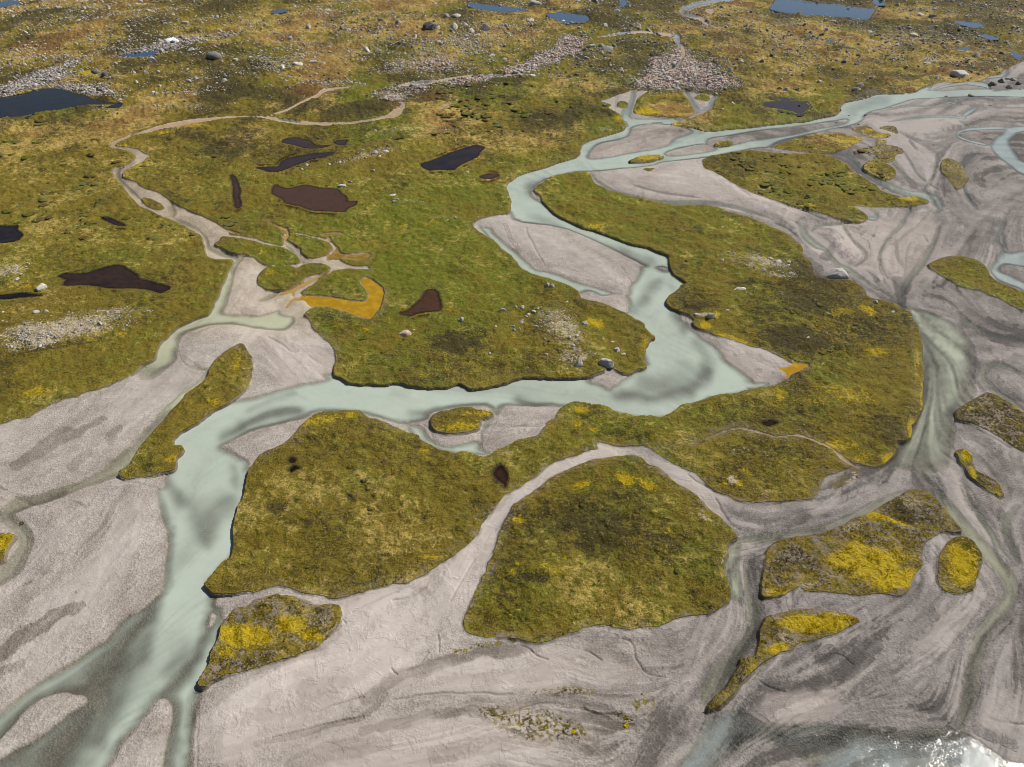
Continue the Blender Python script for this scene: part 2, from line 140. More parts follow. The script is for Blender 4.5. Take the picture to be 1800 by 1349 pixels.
PONDS = [ # outline, darkness of the bed (low black, 1 red brown; 0 tarn, sky blue painted in), label
 (P("740,288 755,284 770,278 790,270 805,265 820,260 838,256 852,260 845,266 838,276 820,285 805,294 795,300 775,299 755,300 745,296"), .3, "dark leaf shaped bog pond left of the river bend"),
 (P("494,250 505,244 520,243 540,246 550,252 556,256 580,256 570,260 550,262 530,259 510,254"), .6, "dark humped bog pond at the top of the western meadow"),
 (P("586,252 595,247 612,246 608,252 605,256 597,256"), .5, "tiny dark bog pond right of the humped pond"),
 (P("450,295 470,294 490,293 495,284 510,278 530,274 560,270 583,268 586,271 570,276 545,281 530,287 515,293 500,299 478,303 460,299"), .5, "long dark winding bog pond in the western meadow"),
 (P("690,248 697,245 706,243 710,246 700,249"), .2, "tiny black bog pond on the pale meadow"),
 (P("478,337 484,325 492,330 510,332 530,327 545,327 560,331 590,333 600,341 610,347 612,355 628,354 622,362 612,366 605,373 580,372 560,371 540,368 527,362 505,358 495,350 482,343"), 1, "large reddish brown bog pond in the western meadow"),
 (P("843,312 855,307 873,306 875,310 862,315 850,315"), .9, "small brownish pond just left of the river"),
 (P("405,308 413,312 418,322 422,335 421,345 424,360 417,367 412,356 409,345 411,330"), .7, "thin vertical dark bog cleft"),
 (P("-40,398 15,398 31,398 30,405 40,413 33,422 15,426 -40,428"), .2, "dark bog pond cut by the left edge"),
 (P("103,486 115,481 140,482 165,477 185,470 205,467 217,469 225,475 240,484 245,490 260,494 280,499 298,506 290,513 280,516 260,510 240,507 215,507 190,506 165,502 140,501 110,502 116,493 106,489"), .45, "large dark pointed bog pond on the western meadow"),
 (P("-30,522 20,518 40,515 60,518 78,520 55,522 30,524 12,526 -30,526"), .15, "thin black bog strip near the left edge"),
 (P("179,385 192,384 210,391 222,397 208,397 192,391"), .3, "short dark bog slit left of the western stream"),
 (P("752,510 770,514 774,530 773,545 755,549 735,552 720,556 703,551 715,547 728,535 742,522"), .95, "triangular red brown bog pond in the central meadow"),
 (P("-60,178 0,172 30,167 60,160 85,156 110,157 125,163 150,169 165,176 190,180 210,183 180,184 150,185 120,190 80,197 40,204 0,209 -60,216"), .12, "dark lake at the foot of the rocky slope on the left"),
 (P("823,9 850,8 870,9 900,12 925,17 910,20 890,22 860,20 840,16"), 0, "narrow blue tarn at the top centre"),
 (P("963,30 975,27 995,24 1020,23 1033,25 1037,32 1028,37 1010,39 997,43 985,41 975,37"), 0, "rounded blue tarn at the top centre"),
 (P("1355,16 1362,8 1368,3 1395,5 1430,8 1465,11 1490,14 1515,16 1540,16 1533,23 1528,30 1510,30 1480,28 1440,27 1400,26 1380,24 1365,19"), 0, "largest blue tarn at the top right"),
 (P("1342,183 1350,180 1375,178 1400,178 1412,181 1422,188 1415,195 1405,199 1390,195 1365,191 1345,188"), .5, "purplish tarn just above the upper river"),
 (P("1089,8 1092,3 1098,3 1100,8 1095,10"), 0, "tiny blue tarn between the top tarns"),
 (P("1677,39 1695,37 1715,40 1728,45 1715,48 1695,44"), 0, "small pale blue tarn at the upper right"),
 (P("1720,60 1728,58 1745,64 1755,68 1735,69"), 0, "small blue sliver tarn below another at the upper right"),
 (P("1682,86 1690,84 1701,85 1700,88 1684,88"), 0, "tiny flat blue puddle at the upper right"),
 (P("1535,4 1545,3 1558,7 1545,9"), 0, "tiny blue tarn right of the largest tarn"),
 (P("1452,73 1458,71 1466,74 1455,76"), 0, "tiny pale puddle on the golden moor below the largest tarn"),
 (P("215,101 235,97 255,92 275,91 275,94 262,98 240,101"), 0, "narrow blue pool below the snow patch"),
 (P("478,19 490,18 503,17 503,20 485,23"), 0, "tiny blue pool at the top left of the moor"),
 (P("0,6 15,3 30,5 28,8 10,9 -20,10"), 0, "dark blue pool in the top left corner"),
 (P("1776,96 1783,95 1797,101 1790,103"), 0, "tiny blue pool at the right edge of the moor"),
 (P("870,826 876,820 885,824 890,835 890,850 888,858 884,850 874,842 868,834"), .3, "small black sinkhole on the grass island neck"),
 (P("1338,744 1350,739 1362,740 1367,745 1356,748 1344,749"), .3, "small black puddle on the eastern grass"),
 (P("508,808 512,805 517,807 515,813 509,812"), .5, "pinhole bog puddle near the bar at the river bend"),
 (P("511,826 516,821 525,823 518,826 513,830"), .1, "black bog puddle under the pinhole puddle"),
 (P("612,871 618,873 623,880 620,881 616,876"), .1, "tiny black puddle at the middle of the big grass island"),
]
BARS = [ # gravel bars standing out of the water
 P("1245,248 1255,243 1290,238 1330,231 1360,227 1400,223 1440,217 1470,213 1488,210 1480,218 1440,226 1400,235 1350,243 1310,249 1275,257 1255,258 1245,254"),
 P("1170,270 1185,264 1210,258 1235,254 1250,258 1255,263 1235,268 1205,272 1180,274"),
 P("1112,225 1135,219 1175,220 1200,225 1214,231 1205,237 1185,243 1177,250 1170,256 1150,262 1110,268 1075,275 1045,279 1035,277 1040,265 1055,253 1080,248 1095,244 1105,240 1110,233"),
 P("870,397 880,390 900,386 915,392 935,401 960,410 985,413 1010,422 1040,435 1065,450 1090,460 1110,467 1122,469 1120,480 1115,493 1107,501 1106,512 1100,519 1080,515 1050,506 1020,497 995,487 965,478 945,475 932,465 920,455 905,440 890,428 875,415 868,405"),
 P("1022,517 1035,513 1050,518 1060,528 1070,520 1085,518 1100,523 1101,535 1102,547 1080,541 1060,533 1040,527"),
 P("935,337 950,345 958,358 945,352 938,345"),
 P("-60,1330 0,1300 15,1285 35,1262 55,1242 75,1230 105,1220 125,1222 150,1228 145,1240 115,1258 80,1285 50,1305 20,1320 -60,1370"),
 P("195,1349 210,1320 225,1300 245,1275 265,1250 278,1232 290,1232 298,1245 297,1280 290,1310 286,1349 285,1500 100,1500"),
 P("1250,1360 1290,1325 1310,1305 1330,1300 1350,1303 1380,1315 1410,1335 1430,1352 1440,1500 1200,1500"),
 P("1757,476 1770,466 1800,470 1850,478 1850,510 1800,495 1775,483"),
 P("370,1082 376,1083 372,1098 366,1101"),
 P("1160,472 1165,470 1172,474 1168,476"),
]
SHALLOW = [ # gravel shoals just under the surface: centre line with half width, strength
 (P("985,405,5 1010,418,8 1060,440,10 1110,455,10 1140,463,8"), .9), (P("925,380,3 950,390,5 985,402,4"), .5),
 (P("1165,488,4 1152,500,8 1140,515,9 1128,535,9 1120,550,6"), .55), (P("1188,555,7 1198,572,8 1200,585,5"), .75),
 (P("1178,498,4 1185,505,5"), .4),
 (P("1075,695,3 1100,697,9 1130,699,9 1165,695,11 1200,686,12 1230,672,12 1245,655,11 1243,642,8"), .8), (P("1130,680,12 1180,670,14 1215,665,10"), .45),
 (P("1225,605,8 1242,625,9 1252,640,8"), .5), (P("1195,640,8 1230,655,9"), .35),
 (P("388,770,6 410,758,8 450,744,10 487,732,10 530,728,8"), .9), (P("430,722,4 470,706,5 520,690,5"), .5),
 (P("290,846,6 310,868,9 338,898,14 358,930,18 366,955,8"), .55), (P("325,880,12 350,890,22 380,890,24 402,872,12"), .42), (P("404,815,4 412,835,9 420,855,6"), .5),
 (P("365,905,26 368,940,12"), .5),
 (P("285,890,5 292,930,7 294,980,7 292,1010,6"), .55),
 (P("278,1050,6 258,1085,16 232,1120,28 195,1165,38 150,1215,38 80,1260,40 0,1330,50 -80,1390,60"), 1), (P("205,1175,34 165,1240,36 110,1320,44 70,1390,60"), 1), (P("262,1120,12 240,1170,18 205,1230,20 165,1300,22"), .75),
 (P("385,1060,7 380,1085,8 368,1115,8 352,1145,10 330,1175,12 305,1205,14 285,1230,10"), .95), (P("330,1140,12 300,1180,16"), .45),
 (P("308,1235,12 306,1270,12 300,1310,16 295,1349,20 290,1450,24"), .85), (P("345,1240,3 342,1280,5 338,1349,5"), .9),
 (P("905,700,4 925,708,7 960,714,6"), .85), (P("720,727,3 740,731,5 765,724,6"), .8), (P("690,690,5 720,695,6"), .25),
 (P("926,340,3 932,330,6 945,322,6 962,316,4"), .8), (P("1120,285,3 1160,280,4 1180,272,4"), .4), (P("1060,262,4 1085,245,6"), .6),
 (P("1055,285,2 1090,285,3"), .2), (P("1195,240,3 1175,250,4"), .8), (P("1215,232,3 1235,232,4"), .7),
 (P("1490,190,4 1525,183,6 1560,178,6"), .5), (P("1450,220,3 1480,210,4 1500,200,4"), .5), (P("1660,167,3 1720,164,3"), .3),
 (P("1470,1290,20 1400,1305,22 1365,1290,14"), .55), (P("1560,1300,14 1640,1310,20 1610,1335,20"), .6), (P("1320,1290,14 1290,1310,10"), .6),
 (P("1630,700,8 1645,690,10 1665,680,10"), .3), (P("1690,690,8 1670,720,9 1660,735,6"), .7), (P("1625,640,7 1632,600,7"), .5), (P("1640,780,14 1600,815,14 1650,815,14"), .5),
 (P("0,905,10 60,888,10 110,868,8"), .5), (P("300,645,8 320,652,6"), .4),
]
SANDY = [ # gravel tone: centre line with half width, value (negative: damp dark silt, positive: dry pale silt)
 (P("-40,1170,14 0,1150,15 60,1112,12 110,1082,9 150,1065,5"), -1), (P("0,1190,9 40,1165,8"), -.6),
 (P("30,822,10 80,790,12 130,765,10 190,740,4"), -.7), (P("125,825,8 160,800,6"), -.5), (P("195,775,8 215,755,7"), -.6), (P("130,885,3 150,895,3"), -.6), (P("45,1030,2 55,1025,3"), -.5), (P("80,1000,10 110,985,8"), -.3),
 (P("640,1230,10 687,1201,12 750,1176,11 825,1158,10 900,1146,9 945,1140,6"), -.9), (P("450,1313,6 500,1301,6 562,1283,7 625,1268,7 662,1240,9 675,1220,7"), -.75),
 (P("640,1290,8 700,1273,9 775,1256,8 830,1250,9 850,1265,7"), -.85), (P("760,1335,14 830,1318,18 900,1310,16 960,1305,10"), -.6), (P("520,1345,18 600,1322,18 680,1310,12"), -.7),
 (P("520,1195,6 545,1188,6"), -.6), (P("540,1215,18 590,1210,16"), -.35), (P("700,1062,6 715,1058,6"), -.6), (P("730,1045,5 752,1034,4"), -.5),
 (P("450,1180,5 500,1165,6 560,1140,7 598,1112,6"), -.55), (P("1040,1160,20 1075,1150,18 1105,1170,10"), -.4), (P("930,1165,8 980,1175,6 1050,1195,6"), -.2), (P("960,1215,3 1060,1225,3 1120,1225,3"), -.4),
 (P("1020,1250,4 1060,1258,4 1090,1262,4"), -.6), (P("1050,1290,10 1080,1282,10 1100,1290,6"), -.6),
 (P("1000,1330,10 1080,1310,8"), -.3), (P("1170,1130,30 1220,1120,24"), -.2), (P("1180,1270,30 1150,1330,34"), -.25),
 (P("390,1260,16 450,1220,18 510,1190,16 570,1170,14"), .9), (P("400,1300,14 450,1280,12"), .6), (P("600,1150,26 660,1110,30 720,1060,26"), .75), (P("660,1200,10 720,1165,10"), .5), (P("750,1190,9 850,1172,9 930,1165,9"), .6),
 (P("880,1210,5 950,1205,5 1000,1195,6"), .5), (P("600,1225,6 670,1190,8"), .5), (P("900,1350,10 1000,1345,8"), .6), (P("1060,1310,4 1100,1290,5"), .6), (P("1015,1166,4 1030,1168,4"), .8),
 (P("820,1000,12 790,1050,14 765,1090,12"), .45), (P("860,950,10 900,890,10 960,840,9 1030,803,8 1100,792,8"), .5), (P("1160,815,9 1230,860,9 1300,890,9"), .35), (P("1430,905,6 1460,885,8 1475,865,5"), .6), (P("1455,925,3 1500,905,3 1545,885,3"), .8),
 (P("1375,1258,8 1410,1245,8 1440,1232,4"), .9), (P("1470,1252,4 1490,1245,4"), .7), (P("1420,1120,3 1470,1135,6 1500,1120,5 1525,1095,4 1518,1075,3"), .6), (P("1640,965,4 1632,990,5 1633,1020,6"), .6), (P("1660,1070,18 1690,1060,14"), .3),
 (P("1500,1150,30 1550,1200,40"), -.2), (P("1440,1160,12 1500,1155,7 1520,1153,4"), -.5), (P("1430,1215,14 1470,1225,10"), -.4),
 (P("1475,425,4 1500,420,6 1520,415,3"), .9), (P("1480,440,3 1510,435,4"), .9), (P("1500,415,3 1525,425,4 1510,445,5"), .6), (P("1570,440,6 1568,460,12 1572,475,12"), .9), (P("1510,470,3 1530,478,5 1550,490,5"), .8), (P("1475,457,2 1490,460,3"), .9), (P("1610,375,3 1628,373,3"), .9), (P("1595,385,4 1612,390,4"), .5), (P("1585,395,6 1578,420,5"), .5),
 (P("1650,560,5 1670,565,6 1685,578,6"), .8), (P("1640,545,3 1600,530,4"), .5), (P("1750,620,6 1770,625,6"), .8), (P("1740,690,6 1770,705,8 1800,720,8"), .7), (P("1690,330,10 1740,340,10 1790,330,8"), .5), (P("1620,235,4 1650,233,4"), .6), (P("1560,270,5 1610,330,5"), -.4), (P("1600,250,3 1612,262,2"), -.7), (P("1640,300,14 1700,350,20"), -.3), (P("1750,400,20 1720,430,16"), -.3), (P("1650,400,5 1640,440,8 1615,480,8 1590,510,7"), -.5), (P("1460,440,10 1450,450,7"), -.8), (P("1470,480,6 1520,510,6 1570,527,4"), -.5), (P("1700,560,16 1780,600,20"), -.45), (P("1640,700,6 1660,640,8"), -.3),
 (P("1345,690,3 1360,690,3"), 0), (P("1690,760,8 1740,800,16 1790,860,20"), -.3), (P("1760,900,10 1790,980,12"), -.5), (P("1700,860,10 1740,930,8 1775,990,5"), -.4), (P("1740,1140,20 1780,1080,10"), -.15), (P("1760,1230,20 1790,1180,16"), -.25), (P("1720,1285,10 1780,1310,12"), -.6),
 (P("1100,300,10 1160,320,10 1200,312,6"), .35), (P("1290,330,4 1340,352,5 1400,368,5 1450,380,4"), .7), (P("1250,305,3 1300,330,3"), .4), (P("1300,350,4 1380,372,5"), -.3), (P("1390,380,6 1430,395,6"), -.4),
 (P("1290,615,10 1330,640,12 1350,655,9"), .45), (P("1330,650,4 1338,652,4"), -.8), (P("920,400,10 990,440,14 1060,480,12"), .1), (P("975,470,3 1020,485,3 1080,500,3"), .5), (P("890,395,4 900,420,4 912,445,4"), -.35),
 (P("470,600,10 520,630,14 560,650,10"), .4), (P("520,600,4 550,590,6 575,605,4"), -.2), (P("400,590,8 360,600,10 340,615,8"), .2), (P("420,530,8 440,500,8 450,480,6"), .3), (P("430,545,6 450,548,5"), -.6), (P("400,640,5 340,625,5"), .4),
 (P("70,1000,14 40,1080,14"), -.2), (P("230,900,24 200,1000,30 150,1080,20"), .35), (P("250,850,6 200,852,5"), .6), (P("230,690,10 150,720,12 60,745,10"), .15), (P("250,735,3 180,795,4"), .5),
]
FADE = [ # where running water thins out to nothing over the sand
 (P("315,650,8 290,660,16 262,672,24 245,680,24"), 1), (P("352,650,8 340,668,8 325,682,8"), .5), (P("1545,830,16 1600,828,20 1650,826,20 1690,815,14"), 1), (P("1600,800,10 1640,805,14 1670,800,12"), .5), (P("1712,610,18 1712,650,22 1700,690,20 1690,730,12"), .95), (P("1640,640,10 1650,700,10 1640,760,14"), .35), (P("1680,570,10 1705,595,10"), .6), (P("1660,730,10 1672,760,10 1668,800,8"), .6),
 (P("1292,1056,10 1300,1075,14"), 1), (P("1234,1236,8 1250,1215,5"), .5), (P("1240,1195,6 1262,1165,7 1290,1138,7"), .75), (P("1500,480,6 1530,502,6 1560,518,6"), .5), (P("1642,372,9 1650,380,8"), 1), (P("1620,826,10 1640,860,10 1665,890,8"), .75), (P("1400,932,8 1450,928,8 1500,910,7"), .6), (P("1590,862,8 1560,876,8"), 1),
 (P("1310,1000,6 1318,1050,6"), .8), (P("1100,344,6 1200,359,6 1300,366,6"), .45), (P("-60,890,20 0,895,10 40,885,6"), .4), (P("20,925,10 40,950,10 30,985,14"), .25), (P("1440,1290,14 1480,1310,20 1420,1340,20"), .5), (P("1580,1330,20 1660,1345,20"), .3), (P("440,470,6 425,490,6"), .2), (P("1795,460,10 1830,470,16"), .3), (P("1775,370,6 1765,395,5"), .8),
]
RUTS = [ # little scarps and runnels cut into the silt: centre line with half width
 P("700,1190,1 690,1180,1"), P("770,1120,1.2 771,1135,1.5 773,1150,1.2"), P("1093,1126,1.2 1104,1130,1.4 1112,1142,1.6 1116,1160,1.6 1124,1174,1.8 1134,1185,1.8 1150,1191,1.4 1168,1193,1"), P("1028,1147,1.2 1045,1153,1.4 1060,1164,1.4"), P("915,1138,1.4 928,1142,1.4 938,1152,1.4 950,1157,1.2 962,1161,1"),
 P("690,1233,1.2 720,1228,1.6 780,1223,1.4 850,1221,1.4 900,1223,1.2"), P("755,1150,1 735,1172,1 715,1185,1"), P("860,1262,1.4 880,1262,1.4 950,1240,1 990,1240,1.2"), P("1025,1248,1.2 1040,1255,1.6 1090,1260,1.4"), P("928,1280,1.2 940,1291,1.2"), P("480,1300,1 560,1280,1.4 640,1262,1.2"), P("1335,1200,1.2 1350,1210,1.4 1380,1218,1"),
 P("1305,1249,2 1325,1252,2.6 1340,1262,2.6 1355,1272,2.4 1385,1277,2"), P("1500,1254,1.2 1540,1249,1.4 1620,1250,1.2 1640,1245,1"), P("1700,1296,2 1720,1306,2.4 1745,1322,2.4 1765,1336,2"), P("1740,1265,1.5 1770,1272,1.8 1810,1278,1.5"), P("1715,890,1 1735,915,1.4 1748,930,1"), P("1690,745,1.2 1720,758,1.6 1745,775,1.6 1775,792,1.4"),
 P("1215,745,1 1260,870,1"), P("1210,838,1.2 1235,855,1.4 1262,868,1.4"), P("1235,848,1 1262,862,1.2"), P("1340,892,1 1372,887,1"), P("1258,880,1.4 1272,905,1.6 1285,925,1.8 1300,932,1.6"), P("1290,943,1.8 1308,940,1.4"), P("1330,1000,2 1335,1015,1.6"), P("1320,1000,2 1330,1040,2.4 1332,1075,2"), P("1333,1065,2 1345,1085,1.5"),
 P("470,595,1 490,605,1.4 515,620,1.4 525,618,1"), P("312,610,1.6 318,630,1.8 330,642,1.8 355,648,1.8 368,648,1.4"), P("318,605,1 345,588,1.4 380,575,1"), P("190,850,1.2 230,852,1.4 285,860,1.2"), P("0,862,1.6 35,871,1.6"), P("40,1030,1.4 55,1025,1"), P("20,1112,1 60,1100,1.2 80,1093,1"), P("120,1052,1 135,1045,1.2"),
 P("0,1249,1.4 60,1205,1.6 150,1150,1.4"), P("353,1212,1.6 349,1250,1.6 346,1349,1.6"), P("925,400,1 930,420,1.2 958,470,1"), P("1090,470,1 1110,495,1.4 1106,510,1.2"), P("1105,342,1.2 1065,320,1.6 1040,308,1.4"), P("1265,320,1.4 1290,325,1.4 1315,345,1.4"), P("1240,355,1.2 1300,352,1.4 1330,356,1"), P("1540,400,1.2 1528,425,1.4"), P("1545,455,1.4 1538,470,1.6 1545,482,1.6 1575,480,1.4"),
 P("1622,415,1.2 1630,425,1.2"), P("1600,250,1.4 1608,262,1.6 1612,264,1"), P("1445,445,2 1460,440,2 1462,455,2 1450,455,2"), P("1595,535,1.4 1650,545,1.4 1690,568,1.6 1705,590,1.6"), P("1690,575,1.2 1720,575,1.4"), P("1540,470,1 1600,520,1.2"), P("1060,237,1 1110,230,1.2 1200,232,1"), P("1095,238,1 1140,236,1.2 1160,231,1"), P("640,1228,1 600,1240,1 560,1255,1.2"), P("610,1100,1.2 600,1090,1"), P("1500,1170,1 1470,1150,1 1440,1165,1.2"),
 P("450,1175,1.2 500,1160,1.4 560,1135,1.4 600,1105,1.2"), P("790,1060,1.2 812,1020,1.4 835,985,1.2"), P("620,1080,1 660,1062,1 700,1045,1"), P("690,1060,1 720,1055,1.2 750,1035,1.2"), P("1400,905,1 1450,890,1.2 1490,860,1"), P("1700,1080,1 1680,1120,1.2"), P("875,735,1.2 860,765,1.4 855,780,1.2"), P("735,740,1.2 755,755,1.5 765,775,1.5 790,783,1.2"), P("870,765,1 900,755,1.2 950,755,1"), P("393,783,1.2 420,775,1.4 450,762,1.2 500,750,1"), P("400,787,1.4 425,805,1.8 437,818,1.4"),
]
SILT = ((600, 1150, 170, 90, -25), (480, 1260, 140, 60, -20), (850, 1190, 190, 30, 0), (760, 1310, 260, 60, -6), (830, 980, 60, 120, 25), (1000, 1170, 110, 40, 8), (980, 820, 130, 40, -20), (540, 640, 60, 50, 20), (440, 540, 50, 60, 0), (1330, 630, 60, 40, 30), (1560, 430, 110, 60, 10), (1400, 1240, 80, 30, -10), (1230, 860, 60, 30, 35), (1290, 340, 130, 26, 12))
FLOW = [P("-100,1300,1 100,1110,1 250,960,1 300,860,1"), P("0,830,1 130,765,1 260,690,1"), P("0,1010,1 150,880,1"), P("360,1300,1 500,1200,1 640,1130,1 760,1060,1 860,950,1 950,850,1 1050,795,1"),
 P("350,1340,1 560,1285,1 700,1190,1 900,1145,1 1060,1150,1 1180,1150,1"), P("600,1349,1 800,1290,1 950,1215,1 1100,1225,1"), P("1150,1349,1 1230,1230,1 1290,1120,1"), P("1070,790,1 1200,850,1 1330,910,1 1450,890,1 1570,840,1"), P("1580,840,1 1620,700,1 1600,560,1 1500,480,1 1400,400,1 1300,365,1 1100,335,1"),
 P("1800,1200,1 1790,1000,1 1720,860,1 1660,800,1"), P("1800,760,1 1720,640,1 1650,560,1"), P("1800,640,1 1680,540,1 1600,520,1"), P("1600,520,1 1640,440,1 1720,380,1 1800,340,1"), P("1600,500,1 1560,420,1 1480,400,1 1420,380,1"), P("1520,205,1 1620,200,1 1800,190,1"), P("1530,210,1 1580,260,1 1640,340,1 1700,400,1"), P("1640,340,1 1560,330,1 1480,280,1"), P("1700,230,1 1660,300,1 1640,380,1"), P("1350,1230,1 1480,1180,1 1600,1090,1"), P("1300,1349,1 1420,1290,1 1600,1270,1 1690,1280,1"), P("450,500,1 430,560,1 400,600,1 330,680,1"), P("460,600,1 540,660,1"), P("880,395,1 980,450,1 1100,510,1"), P("1200,570,1 1280,630,1 1350,670,1"), P("380,800,1 450,760,1 530,740,1"), P("720,745,1 780,765,1 860,770,1"), P("1050,270,1 1150,240,1"), P("1080,300,1 1200,300,1 1300,345,1"), P("800,1250,1 900,1255,1 1000,1290,1"), P("1420,1250,1 1600,1160,1 1700,1080,1")]
